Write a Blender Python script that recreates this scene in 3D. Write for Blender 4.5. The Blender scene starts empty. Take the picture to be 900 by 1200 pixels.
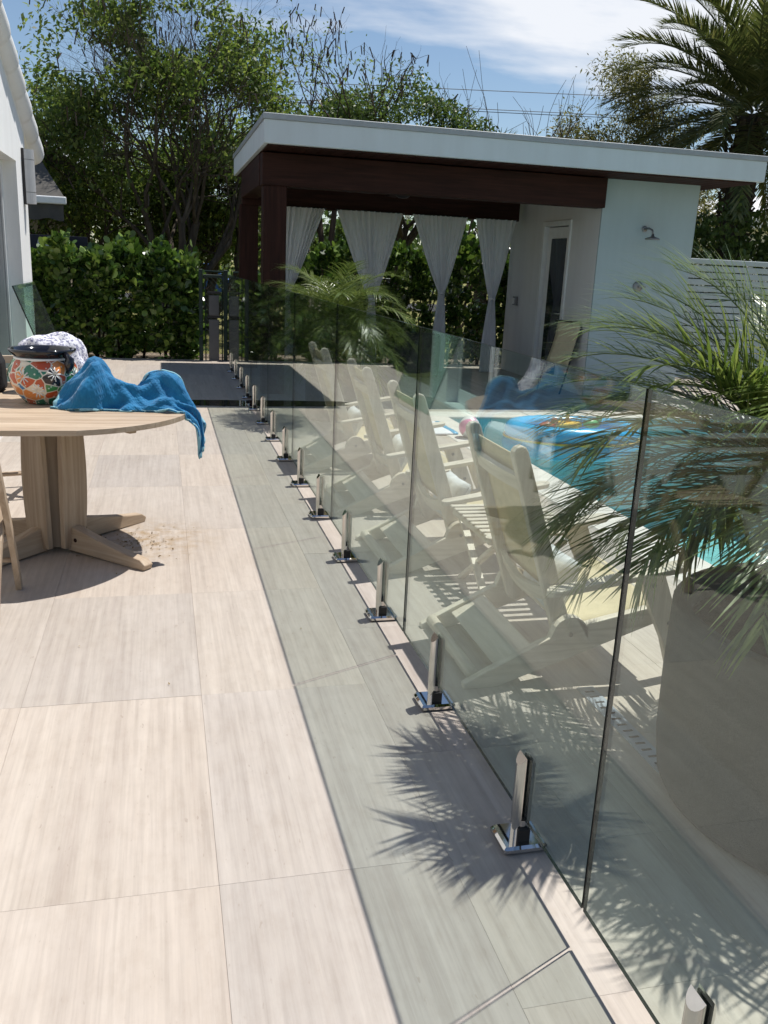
import bpy, math, random
import numpy as np
from mathutils import Vector, Matrix
random.seed(7)
RNG = np.random.default_rng(7)
PI = math.pi
S = bpy.context.scene
C = S.collection

# ------------------------------------------------------------------ camera
PW, PH, FPX, CAMH = 900.0, 1200.0, 1030.0, 1.52
def _v(px, py): return np.array([px - 450.0, -(py - 600.0), -FPX])
_Y = _v(188, 300); _Y /= np.linalg.norm(_Y)
_X = np.cross(_Y, -_v(261, 4544)); _X /= np.linalg.norm(_X)
_X2 = _v(4588, 487); _X2 /= np.linalg.norm(_X2)
_X = (_X + _X2) / 2; _X -= _X.dot(_Y) * _Y; _X /= np.linalg.norm(_X)
CR = np.array([_X, _Y, np.cross(_X, _Y)])
CP = np.array([0, 0, CAMH])
cam_d = bpy.data.cameras.new('camera')
cam_d.sensor_fit = 'VERTICAL'; cam_d.sensor_height = 36.0
cam_d.lens = FPX / PH * 36.0
cam_d.clip_start = 0.05; cam_d.clip_end = 2000
cam = bpy.data.objects.new('camera', cam_d); C.objects.link(cam)
M4 = Matrix([list(r) for r in CR]).to_4x4(); M4.translation = Vector(CP)
cam.matrix_world = M4
S.camera = cam
def ray(px, py): return CR @ _v(px, py)
def at_z(px, py, z=0.0):
    d = ray(px, py); return Vector(CP + d * ((z - CAMH) / d[2]))
def at_y(px, py, y):
    d = ray(px, py); return Vector(CP + d * (y / d[1]))
def at_x(px, py, x):
    d = ray(px, py); return Vector(CP + d * (x / d[0]))

# ------------------------------------------------------------------ sky and sun
SUNV = Vector((0.365, 0.168, 1.0)).normalized()
SUN_EL = math.asin(SUNV.z); SUN_AZ = math.atan2(SUNV.x, SUNV.y)
W = bpy.data.worlds.new('World'); S.world = W; W.use_nodes = True
wt = W.node_tree; wn = wt.nodes; wl = wt.links; wn.clear()
wout = wn.new('ShaderNodeOutputWorld'); bg = wn.new('ShaderNodeBackground')
sky = wn.new('ShaderNodeTexSky'); sky.sky_type = 'NISHITA'; sky.sun_disc = False
sky.sun_elevation = SUN_EL; sky.sun_rotation = SUN_AZ; sky.altitude = 0
sky.air_density = 1.0; sky.dust_density = 0.2; sky.ozone_density = 2.0
tc = wn.new('ShaderNodeTexCoord')
# high cloud: project the view direction on a plane overhead, then noise
sep = wn.new('ShaderNodeSeparateXYZ'); wl.new(tc.outputs['Generated'], sep.inputs[0])
def wm(op, a, b=None):
    n = wn.new('ShaderNodeMath'); n.operation = op
    for i, q in enumerate((a, b)):
        if q is None: continue
        if isinstance(q, (int, float)): n.inputs[i].default_value = q
        else: wl.new(q, n.inputs[i])
    return n.outputs[0]
zz = wm('MAXIMUM', wm('ADD', sep.outputs[2], 0.12), 0.05)
cx = wm('DIVIDE', sep.outputs[0], zz); cy = wm('DIVIDE', sep.outputs[1], zz)
comb = wn.new('ShaderNodeCombineXYZ'); wl.new(cx, comb.inputs[0]); wl.new(cy, comb.inputs[1])
mp = wn.new('ShaderNodeMapping'); wl.new(comb.outputs[0], mp.inputs[0])
mp.inputs['Location'].default_value = (7.3, 4.9, 0.0)
mp.inputs['Rotation'].default_value = (0, 0, 0.5)
mp.inputs['Scale'].default_value = (0.35, 0.6, 1.0)
nz = wn.new('ShaderNodeTexNoise'); wl.new(mp.outputs[0], nz.inputs['Vector'])
nz.inputs['Scale'].default_value = 1.0; nz.inputs['Detail'].default_value = 8; nz.inputs['Roughness'].default_value = 0.52
ramp = wn.new('ShaderNodeValToRGB'); wl.new(nz.outputs[0], ramp.inputs[0])
ramp.color_ramp.elements[0].position = 0.545; ramp.color_ramp.elements[0].color = (0, 0, 0, 1)
ramp.color_ramp.elements[1].position = 0.62; ramp.color_ramp.elements[1].color = (0.92, 0.92, 0.92, 1)
mixc = wn.new('ShaderNodeMix'); mixc.data_type = 'RGBA'
wl.new(ramp.outputs[0], mixc.inputs['Factor'])
wl.new(sky.outputs[0], mixc.inputs['A']); mixc.inputs['B'].default_value = (8.6, 8.8, 9.2, 1)
wl.new(mixc.outputs['Result'], bg.inputs[0]); bg.inputs[1].default_value = 0.095
wl.new(bg.outputs[0], wout.inputs[0])
sl = bpy.data.lights.new('sun', 'SUN'); sl.energy = 5.0; sl.angle = math.radians(0.5); sl.color = (1.0, 0.965, 0.905)
sun = bpy.data.objects.new('sun', sl); C.objects.link(sun)
sun.rotation_euler = (-SUNV).to_track_quat('-Z', 'Y').to_euler(); sun.location = (10, 5, 30)
S.view_settings.view_transform = 'Standard'; S.view_settings.look = 'None'
S.view_settings.exposure = 0.20; S.view_settings.gamma = 1.0; S.view_settings.use_curve_mapping = False
S.render.engine = 'CYCLES'
S.cycles.use_denoising = True
S.cycles.max_bounces = 10; S.cycles.diffuse_bounces = 4; S.cycles.glossy_bounces = 5
S.cycles.transparent_max_bounces = 40; S.cycles.sample_clamp_indirect = 6.0
S.cycles.caustics_reflective = False; S.cycles.caustics_refractive = False

# ------------------------------------------------------------------ materials
class NT:
    def __init__(s, name):
        s.m = bpy.data.materials.new(name); s.m.use_nodes = True
        s.t = s.m.node_tree; s.n = s.t.nodes; s.l = s.t.links; s.n.clear()
        s.out = s.n.new('ShaderNodeOutputMaterial')
    def node(s, typ, **kw):
        n = s.n.new(typ)
        for k, v in kw.items(): setattr(n, k, v)
        return n
    def put(s, n, sock, v):
        if isinstance(v, bpy.types.NodeSocket): s.l.new(v, n.inputs[sock])
        elif isinstance(v, (tuple, list)) and len(v) == 3 and n.inputs[sock].type == 'RGBA': n.inputs[sock].default_value = (*v, 1)
        else: n.inputs[sock].default_value = v
    def coord(s, kind='Object'): return s.node('ShaderNodeTexCoord').outputs[kind]
    def math(s, op, a, b=0.0, clamp=False):
        n = s.node('ShaderNodeMath', operation=op, use_clamp=clamp); s.put(n, 0, a); s.put(n, 1, b); return n.outputs[0]
    def mapping(s, vec, scale=(1, 1, 1), loc=(0, 0, 0), rot=(0, 0, 0)):
        n = s.node('ShaderNodeMapping'); s.l.new(vec, n.inputs[0])
        s.put(n, 'Scale', scale); s.put(n, 'Location', loc); s.put(n, 'Rotation', rot); return n.outputs[0]
    def noise(s, vec, scale=5, detail=4, rough=0.5, dist=0.0):
        n = s.node('ShaderNodeTexNoise'); s.l.new(vec, n.inputs['Vector'])
        s.put(n, 'Scale', scale); s.put(n, 'Detail', detail); s.put(n, 'Roughness', rough); s.put(n, 'Distortion', dist)
        return n.outputs['Fac']
    def ramp(s, fac, stops):
        n = s.node('ShaderNodeValToRGB'); s.l.new(fac, n.inputs[0]); e = n.color_ramp.elements
        while len(e) < len(stops): e.new(0.5)
        for q, (p, c) in zip(e, stops): q.position = p; q.color = (*c, 1) if len(c) == 3 else c
        return n.outputs[0]
    def mix(s, fac, a, b, blend='MIX'):
        n = s.node('ShaderNodeMix', data_type='RGBA', blend_type=blend)
        for k, v in (('Factor', fac), ('A', a), ('B', b)):
            if isinstance(v, bpy.types.NodeSocket): s.l.new(v, n.inputs[k])
            elif k == 'Factor': n.inputs[k].default_value = v
            else: n.inputs[k].default_value = (*v, 1)
        return n.outputs['Result']
    def bump(s, h, strength=0.3, dist=0.01):
        n = s.node('ShaderNodeBump'); s.l.new(h, n.inputs['Height']); s.put(n, 'Strength', strength); s.put(n, 'Distance', dist)
        return n.outputs[0]
    def pbsdf(s, color, rough=0.5, metal=0.0, spec=0.5, normal=None, **kw):
        n = s.node('ShaderNodeBsdfPrincipled')
        s.put(n, 'Base Color', color); s.put(n, 'Roughness', rough); s.put(n, 'Metallic', metal); s.put(n, 'Specular IOR Level', spec)
        if normal is not None: s.l.new(normal, n.inputs['Normal'])
        for k, v in kw.items(): s.put(n, k.replace('_', ' '), v)
        return n.outputs[0]
    def done(s, sh):
        s.l.new(sh, s.out.inputs[0]); return s.m
    def mixsh(s, fac, a, b):
        n = s.node('ShaderNodeMixShader'); s.put(n, 0, fac); s.l.new(a, n.inputs[1]); s.l.new(b, n.inputs[2]); return n.outputs[0]

MAT = {}
def simple(name, col, rough=0.5, metal=0.0, spec=0.5, var=0.12, scale=8.0, bump=0.0, bscale=60.0):
    """plain paint or plastic with a little unevenness in tone and relief"""
    t = NT(name); co = t.coord()
    f = t.noise(co, scale, 5, 0.6)
    d = tuple(c * (1 - var) for c in col); u = tuple(min(1, c * (1 + var)) for c in col)
    colr = t.ramp(f, [(0.3, d), (0.7, u)])
    nm = t.bump(t.noise(co, bscale, 3), bump, 0.004) if bump else None
    MAT[name] = t.done(t.pbsdf(colr, rough, metal, spec, nm)); return MAT[name]

def m_tile():
    t = NT('stone_tile'); oi = t.node('ShaderNodeObjectInfo'); rnd = oi.outputs['Random']
    cb = t.node('ShaderNodeCombineXYZ'); t.put(cb, 0, t.math('MULTIPLY', rnd, 37.0)); t.put(cb, 1, t.math('MULTIPLY', rnd, 91.0)); t.put(cb, 2, t.math('MULTIPLY', rnd, 13.0))
    va = t.node('ShaderNodeVectorMath', operation='ADD'); t.l.new(t.coord(), va.inputs[0]); t.l.new(cb.outputs[0], va.inputs[1]); co = va.outputs[0]
    s1 = t.noise(t.mapping(co, (9, 0.55, 1)), 1.5, 6, 0.62, 0.4)
    s2 = t.noise(t.mapping(co, (60, 1.6, 1)), 1.0, 4, 0.6)
    s3 = t.noise(co, 3.0, 4, 0.6)
    c1 = t.ramp(s1, [(0.25, (0.395, 0.345, 0.308)), (0.42, (0.440, 0.392, 0.350)), (0.58, (0.478, 0.429, 0.384)), (0.8, (0.520, 0.472, 0.424))])
    c2 = t.mix(0.55, c1, t.ramp(s2, [(0.3, (0.76, 0.745, 0.735)), (0.55, (1, 1, 1)), (0.8, (1.10, 1.09, 1.07))]), 'MULTIPLY')
    tone = t.ramp(rnd, [(0.0, (0.88, 0.875, 0.885)), (0.35, (0.98, 0.975, 0.96)), (0.7, (1.02, 0.985, 0.95)), (1.0, (0.93, 0.925, 0.93))])
    c3 = t.mix(1.0, c2, tone, 'MULTIPLY')
    c4 = t.mix(0.5, c3, t.ramp(s3, [(0.3, (0.90, 0.88, 0.85)), (0.6, (1, 1, 1))]), 'MULTIPLY')
    pit = t.noise(t.mapping(co, (30, 9, 1)), 3.0, 2, 0.5)
    s4 = t.noise(t.mapping(co, (150, 4.5, 1)), 1.0, 3, 0.7); s5 = t.noise(t.mapping(co, (1, .45, 1)), 26.0, 4, 0.65)
    c4 = t.mix(0.22, c4, t.ramp(s4, [(0.32, (0.80, 0.79, 0.78)), (0.5, (1, 1, 1)), (0.7, (1.12, 1.11, 1.10))]), 'MULTIPLY')
    c4 = t.mix(0.45, c4, t.ramp(s5, [(0.30, (0.86, 0.83, 0.80)), (0.52, (1, 1, 1)), (0.72, (1.07, 1.07, 1.06))]), 'MULTIPLY')
    c5 = t.mix(t.ramp(pit, [(0.70, (0, 0, 0)), (0.78, (0.5, 0.5, 0.5))]), c4, (0.27, 0.22, 0.18))
    # dry leaf dirt near the table: world position
    gp = t.node('ShaderNodeNewGeometry').outputs['Position']
    dn = t.noise(gp, 14.0, 5, 0.7)
    vd = t.node('ShaderNodeVectorMath', operation='DISTANCE'); t.l.new(t.mapping(gp, (1, 1.0, 1)), vd.inputs[0]); vd.inputs[1].default_value = (-0.14, 4.82, 0)
    near = t.ramp(vd.outputs['Value'], [(0.05, (1, 1, 1)), (0.50, (0, 0, 0))])
    sp = t.mix(1.0, near, t.ramp(dn, [(0.42, (0, 0, 0)), (0.62, (0.9, 0.9, 0.9))]), 'MULTIPLY')
    c6 = t.mix(sp, c5, (0.30, 0.20, 0.10))
    rg = t.ramp(s1, [(0.3, (0.55, 0.55, 0.55)), (0.7, (0.42, 0.42, 0.42))])
    MAT['stone_tile'] = t.done(t.pbsdf(c6, rg, 0, 0.4, t.bump(s2, 0.12, 0.002)))
m_tile()

def m_glass(name, tint, extra=0.0):
    """float glass built as two real faces: Fresnel mirror over tinted straight-through light, plus a trace of dust"""
    t = NT(name)
    bf = t.node('ShaderNodeNewGeometry').outputs['Backfacing']
    ior = t.math('ADD', 1.5, t.math('MULTIPLY', bf, 1 / 1.5 - 1.5))
    fr = t.node('ShaderNodeFresnel'); t.l.new(ior, fr.inputs[0])
    tr = t.node('ShaderNodeBsdfTransparent'); t.put(tr, 0, tint)
    gl = t.node('ShaderNodeBsdfGlossy'); t.put(gl, 'Roughness', 0.0); t.put(gl, 'Color', (0.86, 0.90, 0.88))
    base = t.mixsh(fr.outputs[0], tr.outputs[0], gl.outputs[0])
    if extra:
        d = t.node('ShaderNodeBsdfDiffuse'); t.put(d, 0, (0.75, 0.76, 0.74))
        n = t.noise(t.coord(), 3.0, 6, 0.7)
        base = t.mixsh(t.ramp(n, [(0.35, (extra * 0.3,) * 3), (0.75, (extra,) * 3)]), base, d.outputs[0])
    MAT[name] = t.done(base)
m_glass('fence_glass', (0.925, 0.975, 0.953), 0.004)
m_glass('green_glass', (0.80, 0.925, 0.885), 0.02)
m_glass('door_glass', (0.42, 0.50, 0.48))

def m_leaf(name, dark, mid, lite, trans=0.35, rough=0.38, spec=0.5):
    t = NT(name); g = t.node('ShaderNodeNewGeometry')
    col = t.ramp(g.outputs['Random Per Island'], [(0.0, dark), (0.5, mid), (1.0, lite)])
    n = t.noise(t.coord(), 1.2, 2, 0.5)
    col = t.mix(0.5, col, t.ramp(n, [(0.35, (0.7, 0.72, 0.7)), (0.65, (1.15, 1.12, 1.0))]), 'MULTIPLY')
    p = t.pbsdf(col, rough, 0, spec)
    tr = t.node('ShaderNodeBsdfTranslucent'); t.l.new(t.mix(1.0, col, (1.05, 1.08, 0.75), 'MULTIPLY'), tr.inputs[0])
    MAT[name] = t.done(t.mixsh(trans, p, tr.outputs[0]))
m_leaf('clusia_leaf', (0.024, 0.056, 0.014), (0.070, 0.140, 0.028), (0.240, 0.340, 0.080), 0.25, 0.3, 0.55)
m_leaf('tree_leaf', (0.060, 0.105, 0.026), (0.125, 0.185, 0.046), (0.260, 0.310, 0.095), 0.58, 0.5)
m_leaf('bush_leaf', (0.045, 0.080, 0.022), (0.085, 0.135, 0.036), (0.150, 0.205, 0.060), 0.45, 0.45)
m_leaf('olive_leaf', (0.110, 0.120, 0.045), (0.190, 0.185, 0.075), (0.290, 0.270, 0.110), 0.4, 0.5)
m_leaf('palm_leaf', (0.072, 0.120, 0.028), (0.150, 0.210, 0.054), (0.280, 0.330, 0.110), 0.38, 0.30, 0.65)
m_leaf('date_leaf', (0.055, 0.075, 0.028), (0.105, 0.130, 0.045), (0.210, 0.205, 0.085), 0.28, 0.4, 0.5)
m_leaf('areca_leaf', (0.055, 0.092, 0.024), (0.115, 0.160, 0.042), (0.205, 0.245, 0.075), 0.3, 0.35, 0.5)
m_leaf('dry_leaf', (0.14, 0.09, 0.04), (0.22, 0.15, 0.07), (0.33, 0.25, 0.12), 0.3, 0.6)

def m_wood(name, c0, c1, c2, axis=0, rough=0.55, sc=1.0, spec=0.35):
    t = NT(name); oi = t.node('ShaderNodeObjectInfo').outputs['Random']
    cb = t.node('ShaderNodeCombineXYZ'); t.put(cb, 0, t.math('MULTIPLY', oi, 31.0)); t.put(cb, 1, t.math('MULTIPLY', oi, 17.0)); t.put(cb, 2, t.math('MULTIPLY', oi, 53.0))
    va = t.node('ShaderNodeVectorMath', operation='ADD'); t.l.new(t.coord(), va.inputs[0]); t.l.new(cb.outputs[0], va.inputs[1]); co = va.outputs[0]
    sv = [26 * sc] * 3; sv[axis] = 1.4 * sc
    f = t.noise(t.mapping(co, tuple(sv)), 1.0, 6, 0.62, 0.6)
    g = t.noise(co, 3.0, 3, 0.5)
    col = t.ramp(f, [(0.28, c0), (0.5, c1), (0.75, c2)])
    col = t.mix(0.5, col, t.ramp(g, [(0.3, (0.78, 0.76, 0.74)), (0.7, (1.08, 1.06, 1.04))]), 'MULTIPLY')
    MAT[name] = t.done(t.pbsdf(col, rough, 0, spec, t.bump(f, 0.2, 0.003)))
for ax, nm in enumerate('xyz'):
    m_wood('teak_' + nm, (0.30, 0.215, 0.145), (0.42, 0.325, 0.235), (0.52, 0.425, 0.325), ax)
    m_wood('beam_' + nm, (0.017, 0.0075, 0.006), (0.031, 0.0125, 0.0095), (0.050, 0.020, 0.015), ax, 0.6, 1.0, 0.12)
    m_wood('white_wood_' + nm, (0.43, 0.375, 0.305), (0.60, 0.54, 0.45), (0.70, 0.64, 0.555), ax, 0.5)
m_wood('bark', (0.045, 0.036, 0.028), (0.085, 0.070, 0.056), (0.15, 0.13, 0.105), 2, 0.9, 0.5, 0.1)
m_wood('twig', (0.05, 0.035, 0.028), (0.085, 0.062, 0.050), (0.13, 0.10, 0.085), 2, 0.9, 0.5, 0.1)

def m_stucco(name, col, bump=0.35):
    t = NT(name); co = t.coord(); f = t.noise(co, 0.9, 6, 0.65); g = t.noise(co, 90, 3, 0.6)
    c = t.ramp(f, [(0.3, tuple(x * 0.90 for x in col)), (0.7, col)])
    streak = t.noise(t.mapping(co, (5, 5, 0.3)), 1.0, 5, 0.6)
    c = t.mix(0.35, c, t.ramp(streak, [(0.3, (0.84, 0.83, 0.81)), (0.6, (1, 1, 1))]), 'MULTIPLY')
    MAT[name] = t.done(t.pbsdf(c, 0.85, 0, 0.25, t.bump(g, bump, 0.004)))
m_stucco('white_stucco', (0.89, 0.89, 0.88))
m_stucco('aqua_stucco', (0.355, 0.42, 0.436))
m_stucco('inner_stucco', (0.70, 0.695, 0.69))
m_stucco('fascia_paint', (0.56, 0.61, 0.64), 0.1)
m_stucco('tan_stucco', (0.42, 0.36, 0.29))
m_stucco('roof_tile_white', (0.80, 0.80, 0.80), 0.2)
m_stucco('grey_planter', (0.066, 0.068, 0.069), 0.15)
m_stucco('dark_planter', (0.055, 0.052, 0.052), 0.15)
simple('white_metal', (0.76, 0.77, 0.77), 0.35, 0, 0.5, 0.06)
simple('white_plastic', (0.70, 0.70, 0.69), 0.35, 0, 0.5, 0.06)
simple('grey_metal', (0.22, 0.22, 0.225), 0.35, 0.6, 0.5, 0.1)
simple('dark_metal', (0.035, 0.033, 0.035), 0.45, 0.3, 0.5, 0.2)
simple('dark_green_metal', (0.012, 0.028, 0.022), 0.45, 0.2, 0.5, 0.2)
simple('chrome', (0.62, 0.60, 0.57), 0.16, 1.0, 0.5, 0.10, 14, 0.05, 40)
simple('polished_steel', (0.66, 0.63, 0.60), 0.07, 1.0, 0.5, 0.06, 9, 0.04, 14)
simple('black_rubber', (0.012, 0.012, 0.012), 0.6, 0, 0.4, 0.2)
simple('glass_edge', (0.004, 0.010, 0.009), 0.12, 0, 0.6, 0.3)
simple('soil', (0.035, 0.025, 0.018), 0.95, 0, 0.1, 0.5, 30, 0.8, 80)
simple('grout', (0.42, 0.375, 0.34), 0.9, 0, 0.2, 0.15, 12)
simple('coping', (0.62, 0.58, 0.53), 0.6, 0, 0.4, 0.10, 6, 0.1)
simple('drain_grey', (0.34, 0.38, 0.44), 0.4, 0.3, 0.5, 0.1)
simple('slot_black', (0.01, 0.01, 0.012), 0.8, 0, 0.2, 0.1)
simple('beige_sling', (0.56, 0.475, 0.315), 0.85, 0, 0.2, 0.08, 20, 0.25, 400)
simple('pillow_grey', (0.58, 0.59, 0.60), 0.9, 0, 0.1, 0.18, 26, 0.5, 120)
simple('white_cloth', (0.72, 0.72, 0.75), 0.9, 0, 0.1, 0.08, 12, 0.3, 60)
simple('blue_plastic', (0.05, 0.42, 0.74), 0.25, 0, 0.55, 0.12, 4)
simple('sky_plastic', (0.10, 0.50, 0.78), 0.25, 0, 0.55, 0.10, 4)
simple('yellow_plastic', (0.78, 0.50, 0.08), 0.3, 0, 0.5, 0.1)
simple('pink_plastic', (0.78, 0.28, 0.45), 0.3, 0, 0.5, 0.1)
simple('red_plastic', (0.55, 0.08, 0.05), 0.3, 0, 0.5, 0.1)
simple('green_plastic', (0.10, 0.42, 0.15), 0.3, 0, 0.5, 0.1)
simple('black_cloth', (0.016, 0.016, 0.018), 0.8, 0, 0.3, 0.3, 20, 0.6, 60)
simple('navy_board', (0.010, 0.012, 0.030), 0.5, 0, 0.4, 0.2)
simple('sign_white', (0.55, 0.57, 0.64), 0.6, 0, 0.3, 0.1)
simple('awning_canvas', (0.095, 0.09, 0.083), 0.9, 0, 0.1, 0.1, 10, 0.2)
simple('asphalt', (0.055, 0.055, 0.056), 0.9, 0, 0.2, 0.25, 6, 0.3)
simple('car_blue', (0.03, 0.10, 0.32), 0.25, 0.3, 0.5, 0.05)
simple('car_white', (0.65, 0.66, 0.68), 0.25, 0.1, 0.5, 0.05)
simple('car_glass', (0.02, 0.025, 0.03), 0.05, 0, 0.6, 0.1)
simple('wire_black', (0.03, 0.03, 0.03), 0.6, 0, 0.3, 0.1)
simple('white_roof', (0.78, 0.78, 0.77), 0.8, 0, 0.2, 0.06)

t = NT('curtain_cloth'); co = t.coord()
cc = t.ramp(t.noise(t.mapping(co, (30, 30, 1)), 1.0, 4), [(0.3, (0.86, 0.87, 0.89)), (0.7, (0.94, 0.94, 0.96))])
trn = t.node('ShaderNodeBsdfTranslucent'); t.l.new(cc, trn.inputs[0])
MAT['curtain_cloth'] = t.done(t.mixsh(0.5, t.pbsdf(cc, 0.9, 0, 0.1), trn.outputs[0]))

t = NT('blue_quilt'); co = t.coord('UV')
sc_ = t.mapping(co, (60, 26, 1))
wv = t.node('ShaderNodeTexWave', wave_type='BANDS'); t.l.new(t.mapping(co, (1, 1, 1), rot=(0, 0, 0.6)), wv.inputs['Vector']); t.put(wv, 'Scale', 9.0); t.put(wv, 'Distortion', 3.0); t.put(wv, 'Detail', 1.0)
wv2 = t.node('ShaderNodeTexWave', wave_type='BANDS'); t.l.new(t.mapping(co, (1, 1, 1), rot=(0, 0, -0.8)), wv2.inputs['Vector']); t.put(wv2, 'Scale', 9.0); t.put(wv2, 'Distortion', 3.0); t.put(wv2, 'Detail', 1.0)
q = t.math('MAXIMUM', wv.outputs['Fac'], wv2.outputs['Fac'])
qc = t.ramp(t.noise(co, 7, 4), [(0.3, (0.003, 0.110, 0.255)), (0.7, (0.005, 0.175, 0.380))])
MAT['blue_quilt'] = t.done(t.pbsdf(qc, 0.75, 0, 0.3, t.bump(q, 0.35, 0.005), Sheen_Weight=0.2))
simple('quilt_trim', (0.22, 0.42, 0.50), 0.8, 0, 0.2, 0.15, 30, 0.3, 200)

t = NT('speckled_cloth'); co = t.coord()
vf = t.noise(co, 70, 3, 0.6)
cl = t.ramp(vf, [(0.42, (0.22, 0.22, 0.33)), (0.52, (0.70, 0.69, 0.74)), (0.7, (0.78, 0.77, 0.80))])
MAT['speckled_cloth'] = t.done(t.pbsdf(cl, 0.9, 0, 0.1, t.bump(vf, 0.4, 0.004)))

# hand painted pottery: coloured patches, petals and dots
t = NT('painted_pottery'); co = t.coord()
vr = t.node('ShaderNodeTexVoronoi'); t.l.new(t.mapping(co, (1, 1, 1.2)), vr.inputs['Vector']); t.put(vr, 'Scale', 15.0)
sepc = t.node('ShaderNodeSeparateColor'); t.l.new(vr.outputs['Color'], sepc.inputs[0])
pc = t.ramp(sepc.outputs[0], [(0.0, (0.42, 0.07, 0.02)), (0.24, (0.02, 0.15, 0.09)), (0.42, (0.07, 0.20, 0.40)), (0.56, (0.60, 0.22, 0.06)), (0.70, (0.05, 0.22, 0.06)), (0.84, (0.70, 0.62, 0.50)), (0.93, (0.015, 0.015, 0.02))])
pc.node.color_ramp.interpolation = 'CONSTANT'
vd2 = t.node('ShaderNodeTexVoronoi', feature='DISTANCE_TO_EDGE'); t.l.new(t.mapping(co, (1, 1, 1.2)), vd2.inputs['Vector']); t.put(vd2, 'Scale', 15.0)
pc2 = t.mix(t.ramp(vd2.outputs['Distance'], [(0.02, (1, 1, 1)), (0.06, (0, 0, 0))]), pc, (0.62, 0.57, 0.48))
vs = t.node('ShaderNodeTexVoronoi'); t.l.new(co, vs.inputs['Vector']); t.put(vs, 'Scale', 48.0)
pc3 = t.mix(t.ramp(vs.outputs['Distance'], [(0.18, (0.8, 0.8, 0.8)), (0.26, (0, 0, 0))]), pc2, (0.62, 0.66, 0.58))
MAT['painted_pottery'] = t.done(t.pbsdf(pc3, 0.18, 0, 0.6))
simple('black_glaze', (0.008, 0.008, 0.012), 0.08, 0, 0.6, 0.2)

# pool
t = NT('pool_water')
bf = t.node('ShaderNodeNewGeometry').outputs['Backfacing']
ior = t.math('ADD', 1.33, t.math('MULTIPLY', bf, 1 / 1.33 - 1.33))
wnz = t.noise(t.mapping(t.coord(), (1, 1, 1)), 4.0, 3, 0.5, 0.8)
nb = t.bump(wnz, 0.55, 0.06)
fr = t.node('ShaderNodeFresnel'); t.l.new(ior, fr.inputs[0]); t.l.new(nb, fr.inputs[1])
tr = t.node('ShaderNodeBsdfTransparent'); t.put(tr, 0, (0.72, 0.90, 0.90))
gl = t.node('ShaderNodeBsdfGlossy'); t.put(gl, 'Roughness', 0.02); t.l.new(nb, gl.inputs['Normal'])
MAT['pool_water'] = t.done(t.mixsh(fr.outputs[0], tr.outputs[0], gl.outputs[0]))
t = NT('pool_plaster'); co = t.coord()
vc = t.node('ShaderNodeTexVoronoi', feature='DISTANCE_TO_EDGE'); t.l.new(t.mapping(co, (1, 1, 1)), vc.inputs['Vector']); t.put(vc, 'Scale', 2.2)
pcol = t.ramp(t.noise(co, 30, 3), [(0.3, (0.30, 0.56, 0.57)), (0.7, (0.42, 0.66, 0.66))])
MAT['pool_plaster'] = t.done(t.pbsdf(pcol, 0.6))

# lawn / open ground
t = NT('lawn_ground'); co = t.coord()
a = t.noise(co, 0.35, 6, 0.6); b = t.noise(co, 40, 4, 0.7)
lc = t.ramp(a, [(0.3, (0.16, 0.15, 0.055)), (0.55, (0.23, 0.22, 0.085)), (0.75, (0.30, 0.26, 0.14))])
lc = t.mix(0.6, lc, t.ramp(b, [(0.3, (0.55, 0.55, 0.5)), (0.7, (1.2, 1.2, 1.1))]), 'MULTIPLY')
MAT['lawn_ground'] = t.done(t.pbsdf(lc, 0.95, 0, 0.1, t.bump(b, 0.8, 0.05)))
t = NT('mulch'); co = t.coord(); b = t.noise(co, 45, 5, 0.75)
MAT['mulch'] = t.done(t.pbsdf(t.ramp(b, [(0.3, (0.10, 0.075, 0.055)), (0.6, (0.32, 0.26, 0.20)), (0.8, (0.50, 0.43, 0.36))]), 0.95, 0, 0.1, t.bump(b, 0.9, 0.03)))
t = NT('wet_stone'); co = t.coord(); b = t.noise(t.mapping(co, (6, 0.6, 1)), 1.5, 5, 0.6)
MAT['wet_stone'] = t.done(t.pbsdf(t.ramp(b, [(0.3, (0.030, 0.022, 0.018)), (0.7, (0.055, 0.042, 0.034))]), 0.06, 0, 0.5))

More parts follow.
